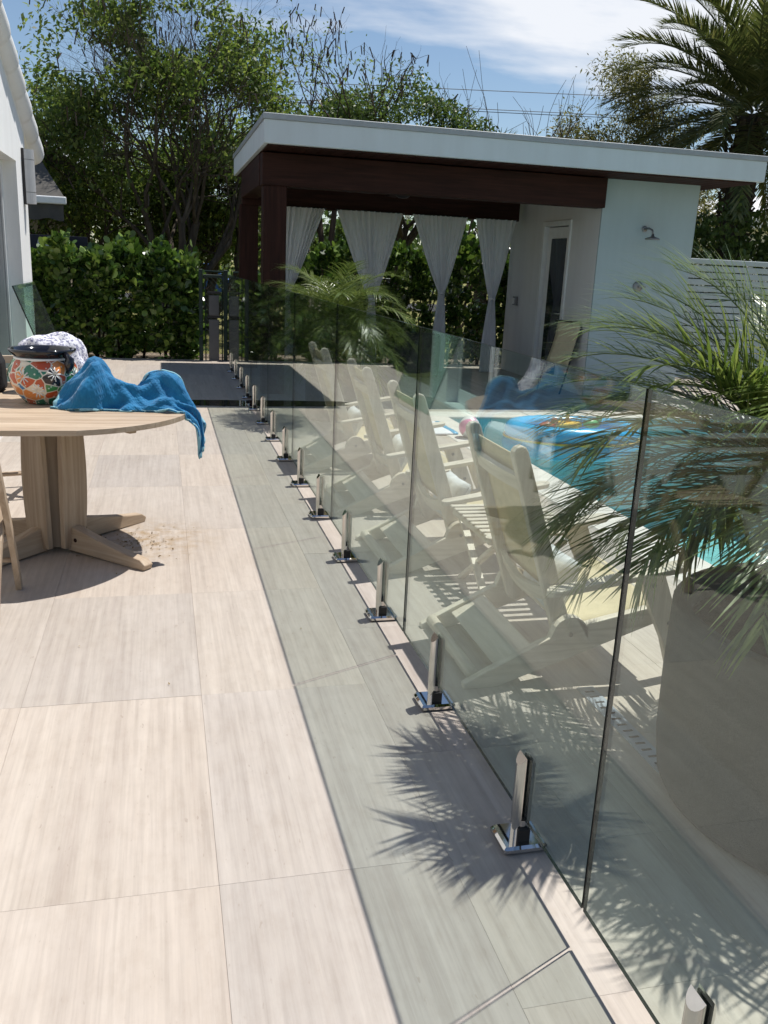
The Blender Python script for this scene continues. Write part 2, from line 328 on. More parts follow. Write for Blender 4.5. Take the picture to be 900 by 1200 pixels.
# ------------------------------------------------------------------ mesh helpers
class MB:
    def __init__(s): s.v = []; s.f = []; s.mi = []; s.cur = 0
    def add(s, vs, fs):
        o = len(s.v); s.v += [tuple(p) for p in vs]
        for f in fs: s.f.append(tuple(i + o for i in f)); s.mi.append(s.cur)
        return s
    def box(s, x0, x1, y0, y1, z0, z1):
        return s.add([(x0, y0, z0), (x1, y0, z0), (x1, y1, z0), (x0, y1, z0), (x0, y0, z1), (x1, y0, z1), (x1, y1, z1), (x0, y1, z1)],
                     [(0, 3, 2, 1), (4, 5, 6, 7), (0, 1, 5, 4), (1, 2, 6, 5), (2, 3, 7, 6), (3, 0, 4, 7)])
    def bbox(s, x0, x1, y0, y1, z0, z1, b=0.004):
        """box with all edges chamfered"""
        b = min(b, (x1 - x0) * .45, (y1 - y0) * .45, (z1 - z0) * .45)
        lv = [(z0, b), (z0 + b, 0), (z1 - b, 0), (z1, b)]; vs = []
        for z, i in lv:
            X0, X1, Y0, Y1 = x0 + i, x1 - i, y0 + i, y1 - i; c = b
            if i: vs += [(X0 + 0, Y0 + c * .4, z), (X0 + c * .4, Y0, z), (X1 - c * .4, Y0, z), (X1, Y0 + c * .4, z), (X1, Y1 - c * .4, z), (X1 - c * .4, Y1, z), (X0 + c * .4, Y1, z), (X0, Y1 - c * .4, z)]
            else: vs += [(X0, Y0 + c, z), (X0 + c, Y0, z), (X1 - c, Y0, z), (X1, Y0 + c, z), (X1, Y1 - c, z), (X1 - c, Y1, z), (X0 + c, Y1, z), (X0, Y1 - c, z)]
        fs = [tuple(range(7, -1, -1)), tuple(range(24, 32))]
        for r in range(3):
            for k in range(8): fs.append((r * 8 + k, r * 8 + (k + 1) % 8, r * 8 + 8 + (k + 1) % 8, r * 8 + 8 + k))
        return s.add(vs, fs)
    def prism(s, pts, a0, a1, axis='y'):
        """outline of (u,v) points extruded along an axis: axis y -> (u, ., v); x -> (., u, v); z -> (u, v, .)"""
        n = len(pts)
        def P(u, v, w): return (u, w, v) if axis == 'y' else ((w, u, v) if axis == 'x' else (u, v, w))
        vs = [P(u, v, a0) for u, v in pts] + [P(u, v, a1) for u, v in pts]
        fs = [tuple(range(n)), tuple(range(2 * n - 1, n - 1, -1))] + [(i, i + n, (i + 1) % n + n, (i + 1) % n) for i in range(n)]
        return s.add(vs, fs)
    def bar(s, p, q, w, h, up=(0, 0, 1)):
        """rectangular bar from p to q, w across, h along up"""
        p = Vector(p); q = Vector(q); d = (q - p).normalized(); u = Vector(up)
        a = d.cross(u)
        if a.length < 1e-4: a = d.cross(Vector((1, 0, 0)))
        a.normalize(); u = a.cross(d).normalized(); a *= w / 2; u *= h / 2
        return s.add([p - a - u, p + a - u, p + a + u, p - a + u, q - a - u, q + a - u, q + a + u, q - a + u],
                     [(0, 3, 2, 1), (4, 5, 6, 7), (0, 1, 5, 4), (1, 2, 6, 5), (2, 3, 7, 6), (3, 0, 4, 7)])
    def tube(s, pts, rad, n=8, cap=True):
        pts = [Vector(p) for p in pts]; R = rad if isinstance(rad, (list, tuple)) else [rad] * len(pts)
        o = len(s.v); ref = None; vs = []
        for i, p in enumerate(pts):
            d = (pts[min(i + 1, len(pts) - 1)] - pts[max(i - 1, 0)]).normalized()
            if ref is None:
                ref = d.cross(Vector((0, 0, 1)))
                if ref.length < 0.05: ref = d.cross(Vector((1, 0, 0)))
            a = (ref - d * ref.dot(d))
            if a.length < 1e-5: a = d.orthogonal()
            a.normalize(); ref = a; b = d.cross(a)
            for k in range(n):
                t = 2 * PI * k / n; vs.append(p + (a * math.cos(t) + b * math.sin(t)) * R[i])
        fs = []
        for i in range(len(pts) - 1):
            for k in range(n): fs.append((i * n + k, i * n + (k + 1) % n, (i + 1) * n + (k + 1) % n, (i + 1) * n + k))
        if cap: fs += [tuple(range(n - 1, -1, -1)), tuple(range((len(pts) - 1) * n, len(pts) * n))]
        return s.add(vs, fs)
    def lathe(s, prof, n=32, c=(0, 0, 0), cap=True):
        vs = []; fs = []
        for r, z in prof:
            for k in range(n):
                t = 2 * PI * k / n; vs.append((c[0] + r * math.cos(t), c[1] + r * math.sin(t), c[2] + z))
        for i in range(len(prof) - 1):
            for k in range(n): fs.append((i * n + k, i * n + (k + 1) % n, (i + 1) * n + (k + 1) % n, (i + 1) * n + k))
        if cap: fs += [tuple(range(n - 1, -1, -1)), tuple(range((len(prof) - 1) * n, len(prof) * n))]
        return s.add(vs, fs)
    def grid(s, P):
        """P[i][j] points"""
        r, c = len(P), len(P[0])
        return s.add([p for row in P for p in row], [(i * c + j, i * c + j + 1, (i + 1) * c + j + 1, (i + 1) * c + j) for i in range(r - 1) for j in range(c - 1)])
    def ell(s, c, r, n=16, m=10):
        prof = []
        vs = []; fs = []
        for i in range(m + 1):
            a = PI * i / m
            for k in range(n):
                t = 2 * PI * k / n
                vs.append((c[0] + r[0] * math.sin(a) * math.cos(t), c[1] + r[1] * math.sin(a) * math.sin(t), c[2] - r[2] * math.cos(a)))
        for i in range(m):
            for k in range(n): fs.append((i * n + k, i * n + (k + 1) % n, (i + 1) * n + (k + 1) % n, (i + 1) * n + k))
        return s.add(vs, fs)
    def mesh(s, name, mats, smooth=False):
        me = bpy.data.meshes.new(name); me.from_pydata(s.v, [], s.f)
        for m in (mats if isinstance(mats, (list, tuple)) else [mats]): me.materials.append(MAT[m])
        if any(s.mi): me.polygons.foreach_set('material_index', s.mi)
        if smooth: me.polygons.foreach_set('use_smooth', [True] * len(me.polygons))
        me.validate(); me.update(); return me
    def obj(s, name, mats, parent=None, smooth=False, loc=None, rot=None):
        return mobj(name, s.mesh(name, mats, smooth), parent, loc, rot)

def mobj(name, me, parent=None, loc=None, rot=None):
    o = bpy.data.objects.new(name, me); C.objects.link(o)
    if parent is not None: o.parent = parent
    if loc is not None: o.location = loc
    if rot is not None: o.rotation_euler = rot
    return o
def tag(o, label, cat, group=None):
    o['label'] = label; o['category'] = cat
    if group: o['group'] = group
    return o
def thing(name, label, cat, loc=(0, 0, 0), rz=0.0, group=None):
    o = bpy.data.objects.new(name, None); C.objects.link(o); o.location = loc; o.rotation_euler = (0, 0, rz)
    o.empty_display_size = 0.1
    return tag(o, label, cat, group)
def struct(o): o['kind'] = 'structure'; return o
def stuff(o): o['kind'] = 'stuff'; return o
def autosmooth(o, deg=35):
    me = o.data
    me.polygons.foreach_set('use_smooth', [True] * len(me.polygons))
    try: me.set_sharp_from_angle(angle=math.radians(deg))
    except Exception: pass
    return o
def bevel(o, w=0.004, seg=2):
    m = o.modifiers.new('bevel', 'BEVEL'); m.width = w; m.segments = seg; m.limit_method = 'ANGLE'; m.angle_limit = math.radians(40); return o
def copy_tree(o, parent=None, label=None):
    c = o.copy(); C.objects.link(c); c.parent = parent
    if label: c['label'] = label
    for ch in [q for q in bpy.data.objects if q.parent == o]: copy_tree(ch, c)
    return c
def np_mesh(name, V, F, mat, smooth=False):
    """V (n,3), F (m,k) arrays -> mesh"""
    me = bpy.data.meshes.new(name); n, (m, k) = len(V), F.shape
    me.vertices.add(n); me.vertices.foreach_set('co', np.asarray(V, np.float32).ravel())
    me.loops.add(m * k); me.loops.foreach_set('vertex_index', F.astype(np.int32).ravel())
    me.polygons.add(m); me.polygons.foreach_set('loop_start', np.arange(0, m * k, k, dtype=np.int32))
    me.polygons.foreach_set('loop_total', np.full(m, k, np.int32))
    if smooth: me.polygons.foreach_set('use_smooth', np.ones(m, bool))
    me.materials.append(MAT[mat]); me.update(calc_edges=True); me.validate(); return me
def unit(a): return a / (np.linalg.norm(a, axis=-1, keepdims=True) + 1e-9)
LEAF_OBOVATE = np.array([[0, 0, 0], [0.55, -0.30, 0.05], [0.90, -0.20, 0.02], [1.0, 0, -0.02], [0.90, 0.20, 0.02], [0.55, 0.30, 0.05]])
LEAF_KITE = np.array([[0, 0, 0], [0.45, -0.24, 0.06], [1.0, 0, -0.05], [0.45, 0.24, 0.06]])
LEAF_NARROW = np.array([[0, 0, 0], [0.4, -0.09, 0.02], [1.0, 0, -0.1], [0.4, 0.09, 0.02]])
def leaf_arrays(P, D, size, shape, upness=0.5):
    """leaves at points P growing along D"""
    n = len(P); D = unit(D)
    side = unit(np.cross(D, unit(RNG.normal(size=(n, 3)) * 0.7 + np.array([0, 0, upness]))))
    nor = np.cross(side, D)
    s = (size * RNG.uniform(0.5, 1.3, n))[:, None, None]
    L = shape[None] * s
    V = P[:, None] + L[..., :1] * D[:, None] + L[..., 1:2] * side[:, None] + L[..., 2:] * nor[:, None]
    k = len(shape); F = np.arange(n * k).reshape(n, k)
    return V.reshape(-1, 3), F

# ------------------------------------------------------------------ ground, lawn, patio
POOL = (2.92, 6.9, 3.3, 8.9)          # water rectangle x0 x1 y0 y1
CW = 0.32                              # coping width
def ring_sheet(mb, x0, x1, y0, y1, hx0, hx1, hy0, hy1, z):
    for a, b, c, d in ((x0, hx0, y0, y1), (hx1, x1, y0, y1), (hx0, hx1, y0, hy0), (hx0, hx1, hy1, y1)):
        mb.add([(a, c, z), (b, c, z), (b, d, z), (a, d, z)], [(0, 1, 2, 3)])
mb = MB(); ring_sheet(mb, -400, 400, -400, 900, POOL[0] - .1, POOL[1] + .1, POOL[2] - .1, POOL[3] + .1, -0.10)
struct(mb.obj('ground', 'lawn_ground'))
PX0, PX1, PY0, PY1 = -1.62, 8.6, -3.0, 14.05
mb = MB(); ring_sheet(mb, PX0, PX1, PY0, PY1, POOL[0] - .05, POOL[1] + .05, POOL[2] - .05, POOL[3] + .05, -0.0022)
for (a, b, c, d) in ((PX0, PX0 + .001, PY0, PY1), (PX1 - .001, PX1, PY0, PY1), (PX0, PX1, PY0, PY0 + .001), (PX0, PX1, PY1 - .001, PY1)):
    mb.box(a, b, c, d, -0.2, -0.0065)
patio = struct(mb.obj('patio', 'grout'))
# stone tiles: columns .61 wide along the fence, 1.03 long, joints staggered
TW, TL, JN = 0.61, 1.03, 0.0005
tile_cache = {}
def tile_mesh(w, l):
    key = (round(w, 3), round(l, 3))
    if key not in tile_cache:
        m = MB(); m.bbox(-w / 2, w / 2, -l / 2, l / 2, -0.02, 0.0, 0.0007); tile_cache[key] = m.mesh('tile', 'stone_tile')
    return tile_cache[key]
hx0, hx1, hy0, hy1 = POOL[0] - CW, POOL[1] + CW, POOL[2] - CW, POOL[3] + CW
offs = {}
k0 = math.floor((PX0 - .11) / TW)
for k in range(k0, 40):
    xa = 0.11 + k * TW; xb = xa + TW
    if xa >= PX1: break
    off = {-1: 0.0, 0: 0.0, 1: 0.52, -2: 0.0}.get(k, random.choice((0.0, 0.34, 0.52, 0.70)))
    y = 1.91 + off - TL * 6
    while y < PY1:
        for (ta, tb, tc_, td) in ((max(xa, PX0), min(xb, PX1), max(y, PY0), min(y + TL, PY1)),):
            if tb - ta < .02 or td - tc_ < .02: continue
            rects = [(ta, tb, tc_, td)]
            if ta < hx1 and tb > hx0 and tc_ < hy1 and td > hy0:      # cut round the pool
                rects = []
                if ta < hx0: rects.append((ta, hx0, tc_, td))
                if tb > hx1: rects.append((hx1, tb, tc_, td))
                ia, ib = max(ta, hx0), min(tb, hx1)
                if tc_ < hy0: rects.append((ia, ib, tc_, hy0))
                if td > hy1: rects.append((ia, ib, hy1, td))
            for a, b, c, d in rects:
                if b - a < .03 or d - c < .03: continue
                mobj('tile', tile_mesh(b - a - JN, d - c - JN), patio, ((a + b) / 2, (c + d) / 2, random.uniform(-.0006, .0006)))
        y += TL
# bark strip and the street beyond the garden
mb = MB(); mb.add([(-14, 14.06, -.085), (16, 14.06, -.085), (16, 15.8, -.085), (-14, 15.8, -.085)], [(0, 1, 2, 3)])
struct(mb.obj('planting_bed', 'mulch'))
mb = MB(); mb.add([(-90, 34, -.09), (120, 34, -.09), (120, 41, -.09), (-90, 41, -.09)], [(0, 1, 2, 3)])
struct(mb.obj('road', 'asphalt'))

# ------------------------------------------------------------------ swimming pool
pool = thing('swimming_pool', 'turquoise swimming pool with pale stone coping beside the lounge chairs', 'pool', (POOL[0], POOL[2], 0))
x0, x1, y0, y1 = 0, POOL[1] - POOL[0], 0, POOL[3] - POOL[2]
mb = MB(); D = -1.35
mb.add([(x0, y0, D), (x1, y0, D), (x1, y1, D), (x0, y1, D)], [(0, 1, 2, 3)])
for a, b in (((x0, y0), (x1, y0)), ((x1, y0), (x1, y1)), ((x1, y1), (x0, y1)), ((x0, y1), (x0, y0))):
    mb.add([(*a, D), (*b, D), (*b, -.02), (*a, -.02)], [(3, 2, 1, 0)])
mb.obj('basin', 'pool_plaster', pool)
for k in range(3): MB().box(x0, x0 + .35 * (3 - k), y0 + .2, y0 + 1.6, D + k * .3 + .002, D + (k + 1) * .3).obj('step', 'pool_plaster', pool)
mb = MB(); mb.add([(x0, y0, -.13), (x1, y0, -.13), (x1, y1, -.13), (x0, y1, -.13)], [(0, 1, 2, 3)])
mb.obj('water', 'pool_water', pool)
cop = {}
def coping(xa, xb, ya, yb):
    key = (round(xb - xa, 3), round(yb - ya, 3))
    if key not in cop: cop[key] = MB().bbox(-key[0] / 2, key[0] / 2, -key[1] / 2, key[1] / 2, -.045, .008, .010).mesh('coping_stone', 'coping')
    mobj('coping_stone', cop[key], pool, ((xa + xb) / 2 - POOL[0], (ya + yb) / 2 - POOL[2], 0))
ny = 9; ly = (POOL[3] - POOL[2]) / ny
for i in range(ny):
    for xs in ((POOL[0] - CW, POOL[0] + .03), (POOL[1] - .03, POOL[1] + CW)):
        coping(xs[0] + .001, xs[1] - .001, POOL[2] + i * ly + .0015, POOL[2] + (i + 1) * ly - .0015)
nx = 7; lx = (POOL[1] - POOL[0] + 2 * CW) / nx
for i in range(nx):
    for ys in ((POOL[2] - CW, POOL[2] - .001), (POOL[3] + .001, POOL[3] + CW)):
        coping(POOL[0] - CW + i * lx + .0015, POOL[0] - CW + (i + 1) * lx - .0015, ys[0], ys[1])

# ------------------------------------------------------------------ glass fence on steel spigots
GX, GZ0, GZ1, GT = 0.93, 0.092, 1.312, 0.009
fence_group = 'clear glass panels of the pool fence'
GAPS = [-0.073 + 1.63 * i for i in range(9)]
def spigot_meshes():
    mb = MB(); mb.bbox(-.064, .064, -.058, .058, 0.0, .024, .007); plate = mb.mesh('base_plate', 'polished_steel')
    # round post split by the glass: two half rounds with slanted tops above one stub
    R = .026; mb = MB(); n = 10
    for sgn in (-1, 1):
        pr = [(sgn * (.0085 + (R - .0085) * math.cos(a)), R * math.sin(a) * 0.95) for a in [(-PI / 2 + PI * k / n) for k in range(n + 1)]]
        vs = []; N = len(pr)
        for x, y in pr: vs.append((x, y, .082))
        for x, y in pr: vs.append((x, y, .272 - max(0, (abs(x) - .0085)) * 1.5))
        fs = [tuple(range(N)), tuple(range(2 * N - 1, N - 1, -1))] + [(i, i + N, (i + 1) % N + N, (i + 1) % N) for i in range(N)]
        if sgn < 0: fs = [tuple(reversed(f)) for f in fs]
        mb.add(vs, [tuple(reversed(f)) for f in fs])
    mb.lathe([(R, .020), (R, .0825)], 20)
    post = mb.mesh('post', 'chrome')
    mb = MB(); mb.box(-.0083, -.0062, -.0235, .0235, .083, .262); mb.box(.0062, .0083, -.0235, .0235, .083, .262); mb.box(-.0083, .0083, -.0240, .0240, .084, .0915)
    gasket = mb.mesh('gasket', 'black_rubber')
    mb = MB(); mb.bbox(-.018, .018, -.034, -.0225, .022, .060, .002); lug = mb.mesh('set_screw_block', 'black_rubber')
    return plate, post, gasket, lug
SPM = spigot_meshes()
for me in SPM[:2]:
    me.polygons.foreach_set('use_smooth', [True] * len(me.polygons)); me.set_sharp_from_angle(angle=math.radians(32))
panel_labels = {0: 'clear frameless glass fence panel in front of the big grey planter',
                1: 'clear glass fence panel with palm shadow at its foot, beside the first lounge chair',
                2: 'clear glass fence panel beside the second lounge chair and slatted side table',
                3: 'clear glass fence panel beside the third and last lounge chairs',
                4: 'clear glass fence panel just past the last lounge chair of the row',
                5: 'clear glass fence panel standing at the edge of the pool house shade',
                6: 'clear glass fence panel beside the dark corner post, wholly in shade',
                7: 'last glass fence panel of the row, beside the chain-link gate'}
def glass_pane(w, z0, z1, th, parent, mat='fence_glass'):
    mb = MB(); g = .003
    mb.box(-th / 2, th / 2, 0, w, z0, z1); mb.mi = [1, 1, 1, 0, 1, 0]
    return mb.obj('glass_pane', [mat, 'glass_edge'], parent)
for i in range(8):
    y0, y1 = GAPS[i] + .005, GAPS[i + 1] - .005
    p = thing('glass_fence_panel', panel_labels.get(i, 'clear frameless glass fence panel on two steel spigots along the patio'), 'glass fence', (GX, y0, 0), 0, fence_group)
    glass_pane(y1 - y0, GZ0, GZ1, GT, p)
    for yy in (GAPS[i] + .385, GAPS[i + 1] - .440):
        sp = mobj('spigot', SPM[1], p, (0, yy - y0, 0), (0, 0, 0))
        mobj('base_plate', SPM[0], sp); mobj('gasket', SPM[2], sp); mobj('set_screw_block', SPM[3], sp)

# spare sheet of glass leaning on the house wall
xw = -1.35
lg = thing('leaning_glass_sheet', 'spare green-tinted glass sheet leaning against the white house wall', 'glass sheet', (xw + .45, 9.0, 0))
mb = MB(); mb.box(-.006, .006, 0, 1.45, 0.0, 1.27); mb.mi = [1, 1, 1, 0, 1, 0]
go = mb.obj('glass_pane', ['green_glass', 'glass_edge'], lg); go.rotation_euler = (0, math.radians(-20.3), 0)

# ------------------------------------------------------------------ pool house
cab = thing('pool_house', 'open pool house with flat white roof, dark wood beams and aqua wall', 'pool house', (1.08, 9.925, 0))
ox, oy = 1.08, 9.925
def cbx(name, mat, x0, x1, y0, y1, z0, z1, b=.004, parent=None):
    o = MB().bbox(x0 - ox, x1 - ox, y0 - oy, y1 - oy, z0, z1, b).obj(name, mat, parent or cab); return o
simple('roof_edge_grey', (0.30, 0.32, 0.34), 0.55, 0.2, 0.3, 0.08)
roof = cbx('roof', 'fascia_paint', 1.08, 7.12, 9.925, 14.02, 2.712, 2.945, .004)
de = MB().bbox(0, 6.04 + .03, -.015, 4.11, 2.9455, 3.005, .004).obj('drip_edge', 'roof_edge_grey', roof, loc=(-.015, 0, 0))
# soffit boards
nb_ = 40; wb = (7.06 - 1.12) / nb_
sm = MB().bbox(-wb / 2 + .002, wb / 2 - .002, 0, 3.98, 0, .018, .003).mesh('soffit_board', 'beam_y')
for i in range(nb_): mobj('soffit_board', sm, roof, (1.12 + (i + .5) * wb - ox, .06, 2.6935))
cbx('front_beam', 'beam_x', 1.115, 5.31, 10.43, 10.66, 2.335, 2.680, .006)
cbx('rear_beam', 'beam_x', 1.12, 5.24, 13.02, 13.20, 2.262, 2.680, .006)
cbx('side_beam', 'beam_y', 1.105, 1.33, 10.664, 13.015, 2.345, 2.678, .006)
cbx('post', 'beam_z', 1.135, 1.395, 10.452, 10.702, 0, 2.338, .006)
cbx('post', 'beam_z', 1.09, 1.345, 13.05, 13.29, 0, 2.266, .006)
# enclosed shower and changing room: four walls, one with a doorway
RX0, RX1, RY0, RY1 = 5.36, 6.69, 10.6, 13.6
DY0, DY1, DZ = 11.50, 12.28, 2.17
cbx('front_wall', 'aqua_stucco', RX0, RX1, RY0, RY0 + .03, 0, 2.70, .004)
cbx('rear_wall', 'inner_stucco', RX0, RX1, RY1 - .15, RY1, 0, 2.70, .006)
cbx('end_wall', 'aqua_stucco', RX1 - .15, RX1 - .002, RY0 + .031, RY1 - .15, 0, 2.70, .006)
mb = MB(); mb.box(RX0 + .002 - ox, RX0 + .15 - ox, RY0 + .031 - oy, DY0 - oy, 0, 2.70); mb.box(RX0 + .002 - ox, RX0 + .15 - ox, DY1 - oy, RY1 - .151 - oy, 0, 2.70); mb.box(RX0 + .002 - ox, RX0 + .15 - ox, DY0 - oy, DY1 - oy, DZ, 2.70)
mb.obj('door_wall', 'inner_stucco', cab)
mb = MB(); mb.bbox(0, .05, 0, DY1 - DY0 - .01, 0, DZ - .01, .004)
door = mb.obj('door', 'white_plastic', cab, loc=(RX0 + .05 - ox, DY0 + .005 - oy, 0))
MB().bbox(-.008, .0, .14, DY1 - DY0 - .15, .14, DZ - .16, .003).obj('pane', 'car_glass', door)
MB().tube([(-.02, .10, 1.0), (-.05, .10, 1.0), (-.05, .19, 1.0)], .009).obj('handle', 'chrome', door, True)
mb = MB()
mb.bbox(-.02, .03, -.07, .0, 0, DZ + .07, .004); mb.bbox(-.02, .03, DY1 - DY0, DY1 - DY0 + .07, 0, DZ + .07, .004); mb.bbox(-.02, .03, .001, DY1 - DY0 - .001, DZ, DZ + .07, .004)
mb.obj('door_frame', 'white_plastic', cab, loc=(RX0 - ox, DY0 - oy, 0))

# curtains along the back of the pool house
def curtain(name, label, xa, xb, xt, ztie, y, parent=None, npl=9):
    o = thing(name, label, 'curtain', ((xa + xb) / 2, y, 0), 0, 'white curtains of the pool house')
    zt = 2.27; nv, nu = 34, 72; cxm = (xa + xb) / 2; P = []
    for j in range(nv + 1):
        v = j / nv; z = zt * (1 - v) + .02 * v
        if z > ztie:
            f = (z - ztie) / (zt - ztie); w = .07 + ((xb - xa) - .07) * (f ** 0.85) ; c = xt + (cxm - xt) * f
        else:
            f = (ztie - z) / ztie; w = .07 + .15 * min(1, f * 1.6) ** .8; c = xt
        row = []
        for i in range(nu + 1):
            u = i / nu; amp = .012 + .022 * min(1, .5 / (w + .3)) + .012 * math.sin(3 * v)
            ph = 2 * PI * npl * u + 1.6 * math.sin(7 * u + 1.2 * v + 2.1 * npl) + 1.3 * math.sin(3.1 * u + npl); amp *= .7 + .45 * math.sin(11 * u + npl * 1.3)
            row.append((c + w * (u - .5) - cxm, amp * math.sin(ph) + .4 * amp * math.sin(2.3 * ph + 1), z))
        P.append(row)
    c = MB().grid(P).obj('cloth', 'curtain_cloth', o, True)
    MB().lathe([(.036, -.02), (.043, -.012), (.043, .012), (.036, .02)], 18, (xt - cxm, 0, ztie)).obj('tie_band', 'curtain_cloth', o, True)
    MB().tube([(xa - cxm - .02, 0, zt + .002), (xb - cxm + .02, 0, zt + .002)], .008, 6).obj('hanging_rail', 'dark_metal', o)
CY = 13.0 - .06
curtain('curtain', 'white curtain tied back beside the dark corner post of the pool house', 1.66, 2.27, 1.74, 1.05, CY)
curtain('curtain', 'wide white curtain tied in the middle, second from the dark corner post', 2.44, 3.42, 3.0, 1.05, CY, npl=12)
curtain('curtain', 'white curtain gathered in a long narrow waist above the dark pot', 3.56, 4.40, 4.06, 1.18, CY, npl=11)
curtain('curtain', 'white curtain tied back against the changing room wall', 4.53, 5.16, 4.86, 1.12, CY, npl=8)

# ceiling fan
fan = thing('ceiling_fan', 'dark ceiling fan hanging under the pool house roof', 'ceiling fan', (3.15, 12.0, 2.69))
MB().tube([(0, 0, 0), (0, 0, -.16)], .014).obj('down_rod', 'dark_metal', fan, True)
MB().lathe([(.02, -.14), (.075, -.16), (.10, -.20), (.10, -.25), (.06, -.28), (.02, -.285)], 20).obj('motor', 'dark_metal', fan, True)
bm_ = MB(); bm_.prism([(.09, -.03), (.18, -.05), (.55, -.065), (.60, -.04), (.60, .04), (.55, .065), (.18, .05), (.09, .03)], -.235, -.228, 'z')
bme = bm_.mesh('blade', 'beam_x')
for k in range(5):
    b = mobj('blade', bme, fan); b.rotation_euler = (.12, 0, 2 * PI * k / 5 + .3)

# shower head and valve
sh = thing('wall_shower', 'chrome rain shower head on a short arm on the aqua wall', 'shower fitting', (5.97, 10.6, 2.13))
MB().lathe([(.001, -.004), (.038, -.002), (.036, .010), (.02, .016)], 24).obj('flange', 'grey_metal', sh, True, rot=(PI / 2, 0, 0))
MB().tube([(0, -.01, 0), (0.01, -.10, .005), (.02, -.17, -.02), (.02, -.19, -.07)], .012, 10).obj('arm', 'grey_metal', sh, True)
MB().lathe([(.015, .02), (.022, -.01), (.085, -.03), (.095, -.042), (.088, -.05)], 28, (.02, -.19, -.085)).obj('rose', 'grey_metal', sh, True)
va = thing('shower_valve', 'small dark shower valve below the shower head', 'valve', (5.97, 10.6, 1.42))
MB().lathe([(.002, -.004), (.07, -.002), (.066, .012), (.03, .02)], 24).obj('plate', 'grey_metal', va, True, rot=(PI / 2, 0, 0))
MB().bar((0, -.03, 0), (.09, -.045, .0), .02, .02).obj('lever', 'grey_metal', va)
ob = thing('outlet_box', 'small grey outlet box on the changing room wall', 'outlet box', (5.36, 13.15, 1.10))
bevel(MB().box(-.05, .0, -.05, .05, -.065, .065).obj('box', 'grey_metal', ob), .006)
MB().box(-.062, -.0505, -.03, .03, -.045, .045).obj('cover', 'white_plastic', ob)
# folded beach chair leaning at the door wall
fc = thing('folded_beach_chair', 'folded beige beach chair leaning on the changing room wall', 'beach chair', (5.18, 11.0, 0), 0.25)
for s_ in (-.24, .24):
    MB().tube([(-.16, s_, 0), (.10, s_, .86), (.07, s_ * .98, .93)], .012, 8).obj('frame_tube', 'dark_metal', fc, True)
MB().tube([(.07, -.235, .93), (.07, .235, .93)], .012, 8).obj('cross_tube', 'dark_metal', fc, True)
P = [[(-.05 + .145 * v + .02 * math.sin(PI * v), -.235 + .47 * u, .38 + .54 * v - .0) for u in np.linspace(0, 1, 7)] for v in np.linspace(0, 1, 9)]
o = MB().grid(P).obj('sling', 'beige_sling', fc, True); sm_ = o.modifiers.new('thick', 'SOLIDIFY'); sm_.thickness = .004

# ------------------------------------------------------------------ house
hs = thing('white_house', 'white stucco house with barrel-tile roof and recessed glass doors', 'house', (xw, 10.45, 0))
hy = 10.45; SL = 0.40
OY0, OY1, OZ = 6.55, 9.78, 2.35      # door opening
YR = 6.3; ZE = 2.78                   # ridge y, wall height at far eave
def hz(y): return ZE + SL * (hy - y) if y > YR else ZE + SL * (hy - YR) - SL * (YR - y)
YB = YR - (hy - YR)
def hprism(name, mat, pts, xa, xb, parent=None):
    return MB().prism([(y - hy, z) for y, z in pts], xa - xw, xb - xw, 'x').obj(name, mat, parent or hs)
T = .2
wallpts = [(OY1, 0), (hy, 0), (hy, hz(hy)), (OY1, hz(OY1))]
mb = MB()
for pts in (wallpts, [(OY0, OZ), (OY1, OZ), (OY1, hz(OY1)), (YR, hz(YR)), (OY0, hz(OY0))] if OY0 > YR else [(OY0, OZ), (OY1, OZ), (OY1, hz(OY1)), (YR, hz(YR)), (OY0, hz(OY0))],
            [(YB, 0), (OY0, 0), (OY0, hz(OY0)), (YR, hz(YR)), (YB, hz(YB))]):
    pp = [(y - hy, z) for y, z in pts]
    # drop degenerate ordering problems by convex hull order
    cyy = sum(p[0] for p in pp) / len(pp); czz = sum(p[1] for p in pp) / len(pp)
    pp.sort(key=lambda p: math.atan2(p[1] - czz, p[0] - cyy))
    mb.prism(pp, -T, 0, 'x')
mb.obj('wall', 'white_stucco', hs)
mb = MB(); mb.box(-4.5, -T - .001, -T, 0, 0, ZE); mb.box(-4.5, -T - .001, YB - hy, YB - hy + T, 0, ZE); mb.box(-4.7, -4.5, YB - hy, 0, 0, ZE)
mb.obj('rear_wall', 'white_stucco', hs)
# sliding doors in the opening
dw = (OY1 - OY0) / 3
for k in range(3):
    ya = OY0 + k * dw - hy; yb = ya + dw; xo = -.17 - .03 * (k % 2)
    mb = MB(); f_ = .075
    mb.bbox(xo, xo + .04, ya + .003, ya + f_, .03, OZ - .005, .004); mb.bbox(xo, xo + .04, yb - f_, yb - .003, .03, OZ - .005, .004)
    mb.bbox(xo + .001, xo + .039, ya + f_, yb - f_, .03, .19, .004); mb.bbox(xo + .001, xo + .039, ya + f_, yb - f_, OZ - .09, OZ - .005, .004)
    d = mb.obj('sliding_door', 'white_metal', hs)
    MB().box(xo + .014, xo + .022, ya + f_ - .005, yb - f_ + .005, .18, OZ - .085).obj('pane', 'car_glass', d)
    MB().bbox(xo + .041, xo + .06, ya + .03, ya + .05, .95, 1.15, .003).obj('handle', 'grey_metal', d)
MB().bbox(-.22, .03, OY0 - hy + .003, OY1 - hy - .003, -.03, .03, .005).obj('threshold', 'white_stucco', hs)
